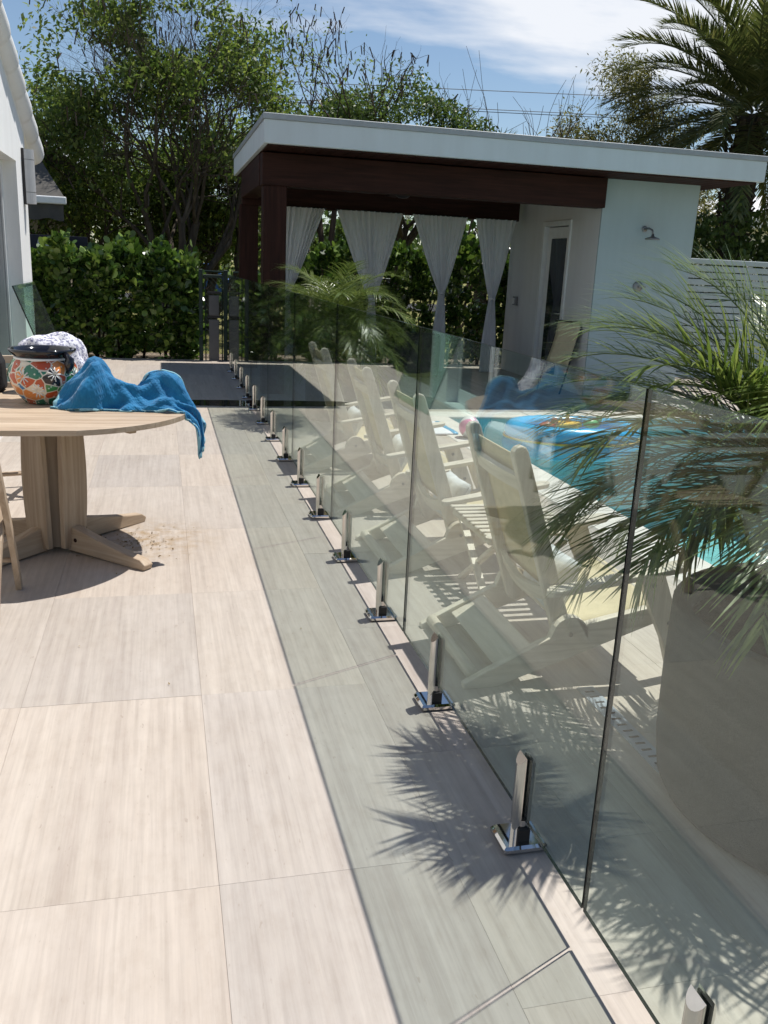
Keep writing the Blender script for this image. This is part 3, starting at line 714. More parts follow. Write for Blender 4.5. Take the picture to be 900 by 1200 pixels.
# roof: two sloping slabs and barrel tiles
XR = -1.27
rf = MB()
for sg in (1, -1):
    ye = YR + sg * (hy + .32 - YR); ze = ZE - SL * .32
    zr = hz(YR)
    pts = [(YR - hy, zr), (ye - hy, ze), (ye - hy, ze + .10), (YR - hy, zr + .10)]
    if sg < 0: pts = pts[::-1]
    rf.prism(pts, -4.85, XR - xw - .06, 'x')
rfo = rf.obj('roof', 'roof_tile_white', hs)
Ls = math.hypot(1, SL); slen = (hy + .34 - YR) * Ls; ang = math.atan(SL)
# barrel tile: half round, one end wider
def barrel(r0, r1, L, th=.014, n=9):
    mb = MB(); vs = []; m = n + 1
    for L_, r in ((0, r0), (L, r1)):
        for rr in (r, r - th):
            for k in range(m):
                a = PI * k / n; vs.append((rr * math.cos(a), L_, rr * math.sin(a)))
    fs = []
    for k in range(n):
        fs += [(k, k + 1, 2 * m + k + 1, 2 * m + k), (m + k, 3 * m + k, 3 * m + k + 1, m + k + 1), (k, m + k, m + k + 1, k + 1), (2 * m + k, 2 * m + k + 1, 3 * m + k + 1, 3 * m + k)]
    mb.add(vs, fs); return mb
bt = barrel(.095, .125, .46).mesh('barrel_tile', 'roof_tile_white', True); bt.set_sharp_from_angle(angle=math.radians(40))
nt = int(slen / .40)
for col, xr in enumerate([XR - .30 - .245 * c for c in range(6)]):
    for k in range(nt + 1):
        s_ = k * .40
        y = YR + s_ / Ls; z = hz(YR) + .105 - SL * s_ / Ls
        mobj('barrel_tile', bt, rfo, (xr - xw, y - hy, z), (-ang, 0, 0))
# big round rake tiles on the very edge
bt2 = MB().tube([(0, 0, 0), (0, .20, 0), (0, .42, 0), (0, .50, 0), (0, .52, 0)], [.118, .134, .142, .138, .122], 22).mesh('rake_tile', 'roof_tile_white', True); bt2.set_sharp_from_angle(angle=math.radians(40))
for k in range(int(slen / .43) + 1):
    s_ = k * .43; y = YR + s_ / Ls; z = hz(YR) + .035 - SL * s_ / Ls
    mobj('rake_tile', bt2, rfo, (XR - .105 - xw, y - hy, z + .02), (-ang, 0, 0))
fa = MB(); fa.prism([(YR - hy, hz(YR) - .10), (.28, ZE - SL * .28 - .10), (.28, ZE - SL * .28 + .02), (YR - hy, hz(YR) + .02)], XR - .16 - xw, XR - .075 - xw, 'x')
fa.obj('rake_board', 'white_stucco', rfo)
# wall sconce
simple('sconce_grey', (0.46, 0.46, 0.47), 0.45, 0.1, 0.4, 0.06)
sc = thing('wall_sconce', 'pale grey half-round wall lamp on the house corner', 'wall lamp', (xw, 10.22, 2.24))
MB().bbox(0, .03, -.06, .06, -.27, .27, .004).obj('back_plate', 'dark_metal', sc)
sp_ = [(.088 * math.cos(a), .075 * math.sin(a)) for a in np.linspace(-PI / 2, PI / 2, 13)]
for za, zb, nm, mt in ((-.262, -.155, 'lower_cap', 'sconce_grey'), (-.148, .16, 'diffuser', 'sconce_grey'), (.167, .262, 'upper_cap', 'sconce_grey')):
    MB().prism([(x + .03, y) for x, y in sp_], za, zb, 'z').obj(nm, mt, sc)
mb = MB(); mb.prism([(x * .96 + .03, y * .96) for x, y in sp_], -.16, .17, 'z'); mb.obj('inner_ring', 'grey_metal', sc)

# ------------------------------------------------------------------ lounge chairs (low slatted frame, sling seat and back)
def outline_bar(p, q, w0, w1, rnd0=False, rnd1=True, n=6):
    """2D board outline from p to q, width w0 -> w1, optionally with round ends"""
    p = np.array(p, float); q = np.array(q, float); d = (q - p) / np.linalg.norm(q - p); a = np.array([-d[1], d[0]])
    pts = []
    if rnd0: pts += [p + (a * math.cos(t) - d * math.sin(t)) * w0 / 2 for t in np.linspace(0, PI, n)]
    else: pts += [p + a * w0 / 2, p - a * w0 / 2]
    if rnd1: pts += [q + (-a * math.cos(t) + d * math.sin(t)) * w1 / 2 for t in np.linspace(0, PI, n)]
    else: pts += [q - a * w1 / 2, q + a * w1 / 2]
    return [tuple(x) for x in pts]
def make_lounge_chair(label):
    """faces +x; origin on the ground under the rear feet"""
    r = thing('lounge_chair', label, 'lounge chair', (0, 0, 0), 0, 'white lounge chairs by the pool')
    HW = .29
    for s in (-1, 1):
        y0, y1 = (s * HW - .018, s * HW + .018)
        # long side rail: lies on the ground at the rear, climbs to the front
        mb = MB(); mb.prism([(0.0, 0.0), (.13, 0.0), (.80, .235), (.80, .305), (.42, .225), (.30, .172), (.06, .052), (0.0, .02)], y0, y1)
        bevel(mb.obj('side_rail', 'white_wood_x', r), .004)
        # pivot bracket
        mb = MB(); mb.prism([(.33, .17)] + [(.415 + .075 * math.cos(a), .195 + .075 * math.sin(a)) for a in np.linspace(2.6, 0, 9)] + [(.49, .215)], y0 - .001, y1 + .001)
        br = bevel(mb.obj('pivot_bracket', 'white_wood_x', r), .003)
        MB().tube([(.415, s * HW + .017, .20), (.415, s * (HW) + .0245 if s > 0 else s * HW - .0245, .20)], .009, 10).obj('bolt', 'grey_metal', br)
        # back stile
        yb0, yb1 = s * (HW - .041) - .020, s * (HW - .041) + .020
        mb = MB(); mb.prism(outline_bar((.41, .17), (.165, .895), .075, .060, True, True), yb0, yb1)
        bevel(mb.obj('back_stile', 'white_wood_z', r), .006)
        # arm rest
        ya = s * (HW + .042)
        mb = MB(); P = []
        pts = outline_bar((.32, ya), (.83, ya), .062, .082, True, True, 8)
        n = len(pts)
        vs = [(x, y, .385 + (x - .32) * .16 - .012) for x, y in pts] + [(x, y, .385 + (x - .32) * .16 + .012) for x, y in pts]
        mb.add(vs, [tuple(range(n - 1, -1, -1)), tuple(range(n, 2 * n))] + [(i, (i + 1) % n, (i + 1) % n + n, i + n) for i in range(n)])
        bevel(mb.obj('arm_rest', 'white_wood_x', r), .004)
        # slanted front leg
        yl0, yl1 = (s * (HW + .0375) - .0185, s * (HW + .0375) + .0185)
        mb = MB(); mb.prism([(.66, .438), (.76, .452), (.80, .36), (.87, .20), (.92, .0), (.85, .0), (.79, .17), (.71, .32)], yl0, yl1)
        fl = bevel(mb.obj('front_leg', 'white_wood_z', r), .004)
        for (bx, bz) in ((.72, .40), (.81, .24)):
            MB().tube([(bx, s * (HW + .055), bz), (bx, s * (HW + .0605), bz)], .010, 10).obj('bolt', 'grey_metal', fl)
        # arm prop between stile and arm
        mb = MB(); mb.bar((.335, s * (HW + .012), .375), (.335, s * (HW - .03), .375), .03, .03)
        mb.obj('arm_block', 'white_wood_y', r)
    inner = HW - .0215
    # rear dowel and tilted rear board
    MB().tube([(.045, -inner, .040), (.045, inner, .040)], .026, 14).obj('rear_dowel', 'white_wood_y', r, True)
    mb = MB(); mb.prism([(.13, .072), (.15, .055), (.29, .130), (.275, .150)], -inner, inner); bevel(mb.obj('rear_board', 'white_wood_y', r), .004)
    # seat sling between cross bars, with slats under the front
    MB().tube([(.80, -inner, .285), (.80, inner, .285)], .024, 14).obj('front_bar', 'white_wood_y', r, True)
    MB().tube([(.44, -inner, .205), (.44, inner, .205)], .020, 12).obj('seat_bar', 'white_wood_y', r, True)
    P = [[(.44 + .365 * v, -.262 + .524 * u, .222 + .085 * v - .03 * math.sin(PI * v) * (1 - .3 * (2 * u - 1) ** 2)) for u in np.linspace(0, 1, 9)] for v in np.linspace(0, 1, 12)]
    o = MB().grid(P).obj('seat_sling', 'beige_sling', r, True); m = o.modifiers.new('thick', 'SOLIDIFY'); m.thickness = .005; m.offset = -1
    # back: top and bottom cross boards (bottom one curved) and sling
    bw = HW - .0625
    def bp(t, off=0.0):   # point along the stile
        x = .41 + (.165 - .41) * t; z = .17 + (.895 - .17) * t
        return x + off * .947, z + off * .32
    for t0, t1, nm in ((.80, .875, 'top_rail'), (.20, .275, 'lower_rail')):
        dip = .05 if nm == 'lower_rail' else .012
        P = []
        for v in (t0, t1):
            P.append([(bp(v - dip * .6 * math.sin(PI * u) * (1 if nm == 'lower_rail' else -1), -.012 - .02 * math.sin(PI * u))[0], -bw + 2 * bw * u, bp(v - dip * math.sin(PI * u) * (1 if nm == 'lower_rail' else -.6))[1]) for u in np.linspace(0, 1, 11)])
        o = MB().grid(P).obj(nm, 'white_wood_y', r); m = o.modifiers.new('thick', 'SOLIDIFY'); m.thickness = .022; m.offset = 0
    P = [[(*[bp(.235 + .735 * v, .012 + .014 * math.sin(PI * u) * math.sin(PI * v) * -1)[0]], -bw + .002 + 2 * (bw - .002) * u, bp(.235 + .735 * v)[1]) for u in np.linspace(0, 1, 9)] for v in np.linspace(0, 1, 14)]
    o = MB().grid(P).obj('back_sling', 'beige_sling', r, True); m = o.modifiers.new('thick', 'SOLIDIFY'); m.thickness = .005
    return r
CH = [(1.075, 3.145, 0.0, 'white lounge chair with beige sling, first in the row beside the big planter'),
      (1.06, 4.42, 0.012, 'white lounge chair with beige sling, second in the row, past the slatted side table'),
      (1.05, 5.53, -0.01, 'white lounge chair with beige sling, third in the row from the big planter'),
      (0.99, 6.72, 0.02, 'white lounge chair with beige sling, last of the row towards the pool house')]
proto = None
pil_mesh = None
def pillow_mesh(name, a, b, h, mat, n=14):
    P = []
    V = []; F = []
    mb = MB()
    for sgn in (1, -1):
        P = []
        for i in range(n + 1):
            row = []
            for j in range(n + 1):
                u = -1 + 2 * i / n; v = -1 + 2 * j / n
                e = (max(0, (1 - u ** 4)) * max(0, (1 - v ** 4))) ** .45
                k = 1 - .07 * (1 - abs(v)) * abs(u) - .07 * (1 - abs(u)) * abs(v)
                row.append((a * u * k, b * v * k, sgn * h * e + .004 * math.sin(9 * u + 4 * v)))
            P.append(row if sgn > 0 else row[::-1])
        mb.grid(P)
    me = mb.mesh(name, mat, True); return me
pil_mesh = pillow_mesh('pillow', .18, .12, .048, 'pillow_grey')
for i, (x, y, rz, lab) in enumerate(CH):
    if proto is None: proto = make_lounge_chair(lab); c = proto
    else: c = copy_tree(proto, None, lab)
    c.location = (x, y, 0); c.rotation_euler = (0, 0, rz)
    p = mobj('lumbar_pillow', pil_mesh); p.location = (x + .452, y, .325); p.rotation_euler = (0, math.radians(58), PI / 2 * 0 + rz)
    p.rotation_euler = (Matrix.Rotation(rz, 3, 'Z') @ Matrix.Rotation(math.radians(-68), 3, 'Y') @ Matrix.Rotation(PI / 2, 3, 'Z')).to_euler()
    tag(p, ['pale grey pillow on the first lounge chair, beside the big planter', 'pale grey pillow on the second lounge chair of the row',
            'pale grey pillow on the third lounge chair of the row', 'pale grey pillow on the last lounge chair towards the pool house'][i], 'pillow', 'pillows on the lounge chairs')

# slatted folding side table between the first two chairs
stb = thing('slatted_side_table', 'low slatted wooden folding table between the first and second lounge chair', 'side table', (1.62, 3.79, 0), 0)
slm = MB().bbox(-.235, .235, -.016, .016, 0, .014, .003).mesh('slat', 'white_wood_x')
for k in range(9): mobj('slat', slm, stb, (0, -.245 + k * .061, .372))
for s in (-1, 1):
    MB().bbox(s * .205 - .014, s * .205 + .014, -.262, .262, .335, .3715, .004).obj('side_rail', 'white_wood_y', stb)
    mb = MB(); mb.bar((s * .178, -.24, .0), (s * .178, .24, .335), .018, .034, (1, 0, 0)); mb.bar((s * .158, .24, .0), (s * .158, -.24, .335), .018, .034, (1, 0, 0)); mb.obj('crossed_legs', 'white_wood_y', stb)

# ------------------------------------------------------------------ towel, ball and inflatable at the pool
tw = MB(); P = [[(-.05 + .5 * u, .62 * v, .020 + .008 * math.sin(8 * u + 3 * v) * math.sin(5 * v) + .002) for u in np.linspace(0, 1, 12)] for v in np.linspace(0, 1, 14)]
o = tw.grid(P).obj('beach_towel', 'white_cloth', None, True, loc=(2.22, 7.85, 0)); m = o.modifiers.new('thick', 'SOLIDIFY'); m.thickness = .012; m.offset = -1
tag(o, 'white beach towel with blue edge spread on the paving by the pool', 'towel')
P = [[(.45 + .05 * u, .62 * v, .026 + .006 * math.sin(8 + 3 * v) * math.sin(5 * v)) for u in np.linspace(0, 1, 3)] for v in np.linspace(0, 1, 14)]
e_ = MB().grid(P).obj('blue_edge', 'blue_plastic', o, True); m = e_.modifiers.new('thick', 'SOLIDIFY'); m.thickness = .014; m.offset = -1
ball = thing('beach_ball', 'pink and white striped beach ball on the pool edge', 'ball', (2.78, 7.72, .108))
for k in range(6):
    mb = MB(); vs = []; fs = []; m_, n_ = 12, 5; a0 = 2 * PI * k / 6
    P = [[(.10 * math.sin(PI * i / m_) * math.cos(a0 + PI / 3 * j / n_), .10 * math.sin(PI * i / m_) * math.sin(a0 + PI / 3 * j / n_), .10 * math.cos(PI * i / m_)) for j in range(n_ + 1)] for i in range(m_ + 1)]
    q = mb.grid(P).obj('stripe', 'pink_plastic' if k % 2 else 'white_plastic', ball, True)
    q.rotation_euler = (.6, .4, 0)
# inflatable paddling ring: two stacked oval tubes and a floor
bc = (3.78, 7.62)
boat = thing('inflatable_ring', 'blue inflatable paddling boat with yellow trim floating in the pool', 'inflatable', (bc[0], bc[1], -.13), -0.1)
def oval_tube(a, b, z, r, n=48, m=12):
    mb = MB(); vs = []; fs = []
    for i in range(n):
        t = 2 * PI * i / n; c = np.array([a * math.cos(t), b * math.sin(t), z]); nrm = unit(np.array([math.cos(t) / a, math.sin(t) / b, 0])[None])[0]
        for k in range(m):
            s_ = 2 * PI * k / m; wr = 1 + .03 * math.sin(i * 3)
            vs.append(c + nrm * r * wr * math.cos(s_) + np.array([0, 0, r * wr * math.sin(s_)]))
    for i in range(n):
        for k in range(m): fs.append((i * m + k, ((i + 1) % n) * m + k, ((i + 1) % n) * m + (k + 1) % m, i * m + (k + 1) % m))
    return mb.add(vs, fs)
oval_tube(.57, .38, .10, .105).obj('lower_tube', 'sky_plastic', boat, True)
oval_tube(.57, .38, .225, .085).obj('upper_tube', 'blue_plastic', boat, True)
oval_tube(.655, .465, .165, .012, 48, 8).obj('trim_cord', 'yellow_plastic', boat, True)
MB().lathe([(.01, .05), (.5, .05)], 40, cap=False).obj('floor', 'sky_plastic', boat).scale = (1.1, .75, 1)
toy = thing('starfish_toy', 'yellow star shaped bath toy inside the blue inflatable', 'toy', (bc[0] - .05, bc[1] + .02, -.13 + .275))
pts = []
for k in range(10):
    rr = .17 if k % 2 == 0 else .075
    pts.append((rr * math.cos(PI * k / 5), rr * math.sin(PI * k / 5)))
bevel(MB().prism(pts, -.03, .03, 'z').obj('star_body', 'yellow_plastic', toy), .02, 3)
MB().tube([(0, 0, .02), (0.0, 0, .11)], [.03, .012], 8).obj('spout', 'yellow_plastic', toy, True)
for k, (mt, dx, dy) in enumerate((('red_plastic', -.28, -.05), ('green_plastic', .24, .08))):
    mb = MB(); mb.ell((0, 0, 0), (.09, .05, .045)); mb.ell((.07, 0, .045), (.035, .03, .035))
    q = mb.obj('bath_toy', mt, None, True, loc=(bc[0] + dx, bc[1] + dy, -.13 + .275)); tag(q, ('red' if k == 0 else 'green') + ' plastic bath toy riding in the blue inflatable', 'toy')

# ------------------------------------------------------------------ linear drain beside the planter
dr = thing('slot_drain', 'pale blue-grey slotted drain strip set in the paving beside the big planter', 'drain', (1.545, 2.16, 0))
MB().box(-.034, .034, 0, .62, -.003, .0035).obj('cover', 'drain_grey', dr)
sme = MB().box(-.018, .018, -.0055, .0055, .0036, .0042).mesh('slot', 'slot_black')
for k in range(14): mobj('slot', sme, dr, (0, .035 + k * .042, 0))

# puddle in the shade of the pool house
mb = MB(); pts = []
for k in range(60):
    t = 2 * PI * k / 60
    xr = 1.02 * abs(math.cos(t)) ** .7 * (1 if math.cos(t) > 0 else -1); yr = .30 * abs(math.sin(t)) ** .8 * (1 if math.sin(t) > 0 else -1)
    w_ = 1 + .06 * math.sin(5 * t + 1) + .03 * math.sin(11 * t)
    pts.append((.86 + xr * w_ * 1.05, 9.72 + .72 * yr * w_ + .04 * xr * xr))
mb.prism(pts, .0012, .0032, 'z')
pu = mb.obj('puddle', 'wet_stone'); struct(pu)

# ------------------------------------------------------------------ fallen leaves and specks on the paving
def fallen(n, fx, fy, size, label, nm):
    P = np.stack([fx(n), fy(n), np.full(n, .004)], 1)
    Dv = RNG.normal(size=(n, 3)); Dv[:, 2] = np.abs(Dv[:, 2]) * .25
    V, F = leaf_arrays(P, Dv, size, LEAF_KITE, 3.0); V[:, 2] = np.maximum(V[:, 2], .002)
    o = mobj(nm, np_mesh(nm, V, F, 'dry_leaf')); stuff(o); o['label'] = label; return o
q = fallen(170, lambda n: -.18 + RNG.normal(size=n) * .15, lambda n: 4.78 + RNG.normal(size=n) * .16, .017, 'dry leaf litter swept together beside the table foot', 'leaf_litter'); q['category'] = 'leaf litter'
q = fallen(50, lambda n: RNG.uniform(-1.2, 2.6, n), lambda n: RNG.uniform(1.6, 9.0, n), .012, 'tiny dry leaf scraps scattered over the paving', 'leaf_scraps'); q['category'] = 'leaf litter'

# ------------------------------------------------------------------ palms
def blade_strip(mb, p, d, nrm, L, w, droop, seg=4):
    """narrow pointed leaflet; slight V fold; bends down along its length"""
    p = Vector(p); d = Vector(d).normalized(); nrm = Vector(nrm)
    side = d.cross(nrm)
    if side.length < 1e-4: side = d.orthogonal()
    side.normalize(); vs = []
    ws = [.45, 1.0, .85, .5, .04]
    for i in range(seg + 1):
        t = i / seg; wv_ = w * ws[i] / 2
        up = side.cross(d).normalized()
        vs += [p - side * wv_ + up * wv_ * .35, p + side * wv_ + up * wv_ * .35]
        d = (d + Vector((0, 0, -droop / seg))).normalized(); p = p + d * (L / seg)
    mb.add(vs, [(2 * i, 2 * i + 1, 2 * i + 3, 2 * i + 2) for i in range(seg)])
def frond(name, mat, parent, base, az, el, L, bend, nl, ll, lw, ldroop=.5, ang=48, vee=.35, stem=.16, r=.007, twist=0.0, fine=True, rnd=random):
    mb = MB(); p = Vector(base); e = el; pts = [p.copy()]; dirs = []
    N = 22; st = L / N
    for i in range(N):
        d = Vector((math.cos(az) * math.cos(e), math.sin(az) * math.cos(e), math.sin(e))); dirs.append(d)
        p = p + d * st; pts.append(p.copy()); e -= bend / N * (0.5 + 1.1 * i / N); az += twist / N
    dirs.append(dirs[-1])
    mb.tube(pts[::2], [r * (1 - .85 * i / 11) for i in range(len(pts[::2]))], 5, False)
    for k in range(nl):
        t = stem + (1 - stem) * (k + .5 * rnd.random()) / nl
        fi = t * N; i = min(int(fi), N - 1); fr_ = fi - i
        pos = pts[i].lerp(pts[i + 1], fr_); d = dirs[i]
        side0 = d.cross(Vector((0, 0, 1)))
        if side0.length < .05: side0 = Vector((-math.sin(az), math.cos(az), 0))
        side0.normalize(); up = side0.cross(d).normalized()
        a = math.radians(ang * (1 - .45 * t) + rnd.uniform(-9, 9))
        l = ll * (0.55 + .9 * math.sin(PI * min(1, .12 + .80 * t)) * .5) * rnd.uniform(.85, 1.12)
        if t > .93: l *= .75
        for s in (-1, 1):
            ld = d * math.cos(a) + side0 * s * math.sin(a) + up * (vee + rnd.uniform(-.16, .16))
            blade_strip(mb, pos, ld, up, l, lw * rnd.uniform(.8, 1.15), ldroop * rnd.uniform(.6, 1.4))
    return mb.obj(name, [mat], parent)
def planter(o, R, H, mat, n=56, rim=True):
    prof = [(R * .90, 0), (R * .93, .012), (R * .965, H * .08), (R * .99, H * .25), (R, H * .6), (R, H * .92), (R * 1.0, H - .012), (R * .985, H), (R * .925, H), (R * .91, H - .015), (R * .90, H - .09)]
    MB().lathe(prof, n).obj('pot', mat, o, True)
    mb = MB(); mb.lathe([(.002, H - .070), (R * .5, H - .065), (R * .905, H - .078)], 40); mb.obj('soil', 'soil', o, True)
# big planter with a clump of pygmy date palms
PC = (1.87, 2.03)
bp_ = thing('grey_planter', 'big round charcoal grey planter standing behind the glass fence', 'planter', (1.955, 1.94, 0))
planter(bp_, .54, .60, 'grey_planter')
pr_ = random.Random(11)
pp_ = thing('potted_palm', 'bushy feathery palm growing in the big grey planter', 'palm', (PC[0], PC[1], .52))
heads = []
for k, (dx, dy, hgt) in enumerate(((-.05, .09, .50), (.11, -.03, .62), (.05, .17, .44))):
    tip = Vector((dx * 1.7, dy * 1.7, hgt)); heads.append(tip)
    MB().tube([(dx * .6, dy * .6, 0), (dx, dy, hgt * .5), tip], [.045, .038, .032], 9).obj('stem', 'bark', pp_, True)
fr_n = 0
for hi, h in enumerate(heads):
    nf = (10, 13, 8)[hi]
    for k in range(nf):
        az = 2 * PI * (k * .381966 + hi * .21) ; f = k / nf
        el = math.radians(82 - 88 * f + pr_.uniform(-8, 8))
        L = pr_.uniform(.62, .80) * (1 - .05 * f)
        frond('frond', 'palm_leaf', pp_, h + Vector((0, 0, .02 - .10 * f)), az, el, L, pr_.uniform(.85, 1.55), 38, .29, .0100, .40, 50, .28, .14, .0055, pr_.uniform(-.25, .25), rnd=pr_)
# a few fronds known from the photograph: arching over the fence towards the house side
for az, el, L, bd in ((3.0, .95, .76, 1.15), (2.7, .55, .76, 1.3), (2.9, .15, .74, 1.4), (2.35, .75, .80, 1.2), (2.6, -.10, .74, 1.1), (2.4, .15, .80, 1.25), (2.1, .45, .84, 1.2), (2.5, .95, .78, 1.2), (2.6, .40, .74, 1.1), (2.3, 1.05, .72, 1.0), (2.75, 1.15, .66, .9), (2.45, .55, .80, 1.0), (2.15, .80, .80, 1.0), (3.3, .85, .66, 1.1), (2.0, .20, .82, 1.0), (3.2, .55, .72, 1.35), (2.2, 0.0, .80, 1.2), (3.3, -.15, .62, 1.1)):
    frond('frond', 'palm_leaf', pp_, heads[0] + Vector((0, 0, .02)), az, el, L, bd, 40, .29, .0098, .40, 50, .26, .14, .006, 0.0, rnd=pr_)
for k in range(14):      # old low fronds drooping over the rim
    frond('frond', 'palm_leaf', pp_, heads[k % 3] + Vector((0, 0, -.08)), 2 * PI * k / 14 + pr_.uniform(-.15, .15), pr_.uniform(-.35, .30), pr_.uniform(.55, .74), pr_.uniform(1.0, 1.5), 46, .28, .0100, .45, 50, .2, .14, .0055, 0.0, rnd=pr_)
# palm in the pool house and the second dark pot
dp = thing('dark_planter', 'round dark planter at the back of the pool house, bare of leaves', 'planter', (3.62, 12.55, 0)); planter(dp, .34, .60, 'dark_planter', 40)
FP = (1.66, 8.78)
p2 = thing('palm_planter', 'round grey planter of the smaller palm, on the paving before the pool house', 'planter', (FP[0], FP[1], 0)); planter(p2, .27, .52, 'grey_planter', 40)
pb = thing('smaller_palm', 'smaller bushy yellow-green palm in front of the pool house corner', 'palm', (FP[0], FP[1], .45))
MB().tube([(0, 0, 0), (.02, 0, .48)], [.055, .045], 9).obj('stem', 'bark', pb, True)
for k in range(54):
    f = k / 54; az = 2 * PI * k * .381966
    frond('frond', 'areca_leaf', pb, (.02, 0, .46 - .1 * f), az, math.radians(80 - 92 * f + pr_.uniform(-6, 6)), pr_.uniform(.76, .96), pr_.uniform(1.2, 1.8), 38, .27, .0100, .6, 52, .25, .15, .0055, 0, rnd=pr_)
# tall date palm behind the fence
dpx = at_y(862, 240, 16.3)
dpalm = thing('date_palm', 'tall date palm with stiff fronds behind the white slat fence', 'palm', (dpx.x, 16.3, -.1))
tz = 4.75
mb = MB(); pts = [(0, 0, 0), (.05, 0, 1.2), (.02, 0, 2.6), (0.12, 0, tz)]
mb.tube(pts, [.34, .29, .27, .30], 16)
trunk = mb.obj('trunk', 'bark', dpalm, True)
mb = MB()
for k in range(260):       # leaf boot scars round the trunk
    z = .2 + (tz - .3) * k / 260; a = k * 2.399963; r = .29
    c = Vector((.05 * math.sin(z) + r * math.cos(a), r * math.sin(a), z))
    mb.bar(c, c + Vector((.07 * math.cos(a), .07 * math.sin(a), .10)), .10, .03, (math.cos(a), math.sin(a), 0))
stuff(mb.obj('leaf_scars', 'bark', trunk))
dr_ = random.Random(5)
for k in range(84):
    f = k / 84; az = 2 * PI * k * .381966
    frond('frond', 'date_leaf', dpalm, (.12 + .2 * math.cos(az), .2 * math.sin(az), tz + .35 - .45 * f), az, math.radians(80 - 112 * f + dr_.uniform(-6, 6)), dr_.uniform(2.5, 3.2), dr_.uniform(.7, 1.2), 74, .50, .034, .18, 48, .30, .14, .028, dr_.uniform(-.2, .2), rnd=dr_)

# ------------------------------------------------------------------ trees
def grow_tree(name, label, base, H, seed, trunk_r, levels, spread, leaf_mat, leaf_size, leaf_n, shape=LEAF_KITE, up=.25, lean=(0, 0), first=.35, bark='bark', kids=(3, 5), shrink=.68, tipr=.45, cat='tree', group='trees around the garden', trunks=1, pods=0, crown_keep=None, env=None, airy=0.0):
    rd = random.Random(seed); o = thing(name, label, cat, base, 0, group); mb = MB(); tips = []
    def br(p, d, L, r, lv):
        if env is not None and lv > 0:
            q0 = p + d * L * .8; ec, er = env
            if sum(((q0[i] + base[i] - ec[i]) / er[i]) ** 2 for i in range(3)) > 1: L *= .35; lv = max(lv, levels)
        n = 4; pts = [p]; rr = [r]; q = p; dd = d
        for i in range(n):
            dd = (dd + Vector((rd.gauss(0, .16), rd.gauss(0, .16), rd.gauss(0, .12) + up * .12))).normalized()
            q = q + dd * (L / n); pts.append(q); rr.append(r * (1 - .38 * (i + 1) / n))
        mb.tube(pts, rr, 7 if lv < 2 else 5, False)
        if lv >= levels: tips.append((q, dd, L)); tips.append((pts[2], dd, L)); return
        if lv >= levels - 1: tips.append((q, dd, L))
        for k in range(rd.randint(*kids)):
            i = rd.choice((2, 3, 4)) if lv else rd.choice((3, 4, 4))
            a = rd.uniform(0, 2 * PI); sp = spread * rd.uniform(.6, 1.25)
            ax = dd.orthogonal().normalized(); ax.rotate(Matrix.Rotation(a, 3, dd))
            nd = (dd * math.cos(sp) + ax * math.sin(sp) + Vector((0, 0, up * .4))).normalized()
            br(pts[i], nd, L * shrink * rd.uniform(.8, 1.15), rr[i] * .62, lv + 1)
    for k in range(trunks):
        d0 = Vector((lean[0] + (rd.gauss(0, .28) if trunks > 1 else 0), lean[1] + (rd.gauss(0, .2) if trunks > 1 else 0), 1)).normalized()
        br(Vector((rd.gauss(0, .15) if trunks > 1 else 0, 0, -.1)), d0, H * first, trunk_r, 0)
    tr_ = mb.obj('trunk', bark, o, True)
    if leaf_n:
        T_ = np.array([t[0] for t in tips]); 
        if crown_keep is not None: T_ = T_[[crown_keep(t) for t in T_]]
        idx = RNG.integers(0, len(T_), leaf_n)
        P = T_[idx] + RNG.normal(size=(leaf_n, 3)) * tipr * np.array([1, 1, .8])
        if env is not None:
            q_ = P + np.array(base); sd = seed * 1.7
            lump = np.sin(1.9 * q_[:, 0] + sd) + np.sin(2.3 * q_[:, 1] + 2 * sd) + np.sin(2.6 * q_[:, 2] + 3 * sd) + .7 * np.sin(4.3 * q_[:, 0] + sd) + .7 * np.sin(4.9 * q_[:, 2] + sd)
            k_ = ((((q_ - np.array(env[0])) / np.array(env[1])) ** 2).sum(1) < .92 + .20 * lump + RNG.normal(size=len(P)) * .10)
            gap = np.sin(3.1 * q_[:, 0] + 2.0 * q_[:, 2] + sd) + np.sin(3.7 * q_[:, 2] - 1.6 * q_[:, 0] + 2 * sd) + .8 * np.sin(5.3 * q_[:, 0] + 4.1 * q_[:, 1])
            k_ &= (gap > -1.15 + airy)
            P = P[k_]; idx = idx[k_]
        Dv = RNG.normal(size=(len(P), 3)) + (P - T_[idx]) / tipr * .6 + np.array([0, 0, -.35])
        V, F = leaf_arrays(P, Dv, leaf_size, shape, .8)
        cr = mobj('crown', np_mesh('crown', V, F, leaf_mat), o); stuff(cr)
    if pods:
        m2 = MB()
        for k in range(pods):
            q, dd, L = rd.choice(tips); l = rd.uniform(.10, .24)
            m2.bar(q, q + Vector((rd.gauss(0, .05), rd.gauss(0, .05), -l)), .020, .008, (0, 1, 0))
        stuff(m2.obj('seed_pods', 'twig', o))
    return o
grow_tree('shade_tree', 'big leafy shade tree with many stems and hanging seed pods behind the hedge', (0.5, 18.2, 0), 8.6, 3, .10, 5, .60, 'tree_leaf', .115, 56000, up=.10, first=.27, kids=(3, 4), shrink=.78, tipr=.22, trunks=6, pods=260, env=((.35, 18.4, 4.1), (2.75, 2.0, 3.6)), airy=1.0)
grow_tree('shade_tree', 'leafy low tree hanging over the neighbour awning', (-2.2, 19.8, 0), 6.5, 21, .10, 4, .66, 'tree_leaf', .11, 26000, up=.08, first=.28, kids=(3, 4), shrink=.76, tipr=.36, trunks=4, pods=40, env=((-2.0, 19.8, 3.0), (2.0, 2.0, 2.3)))
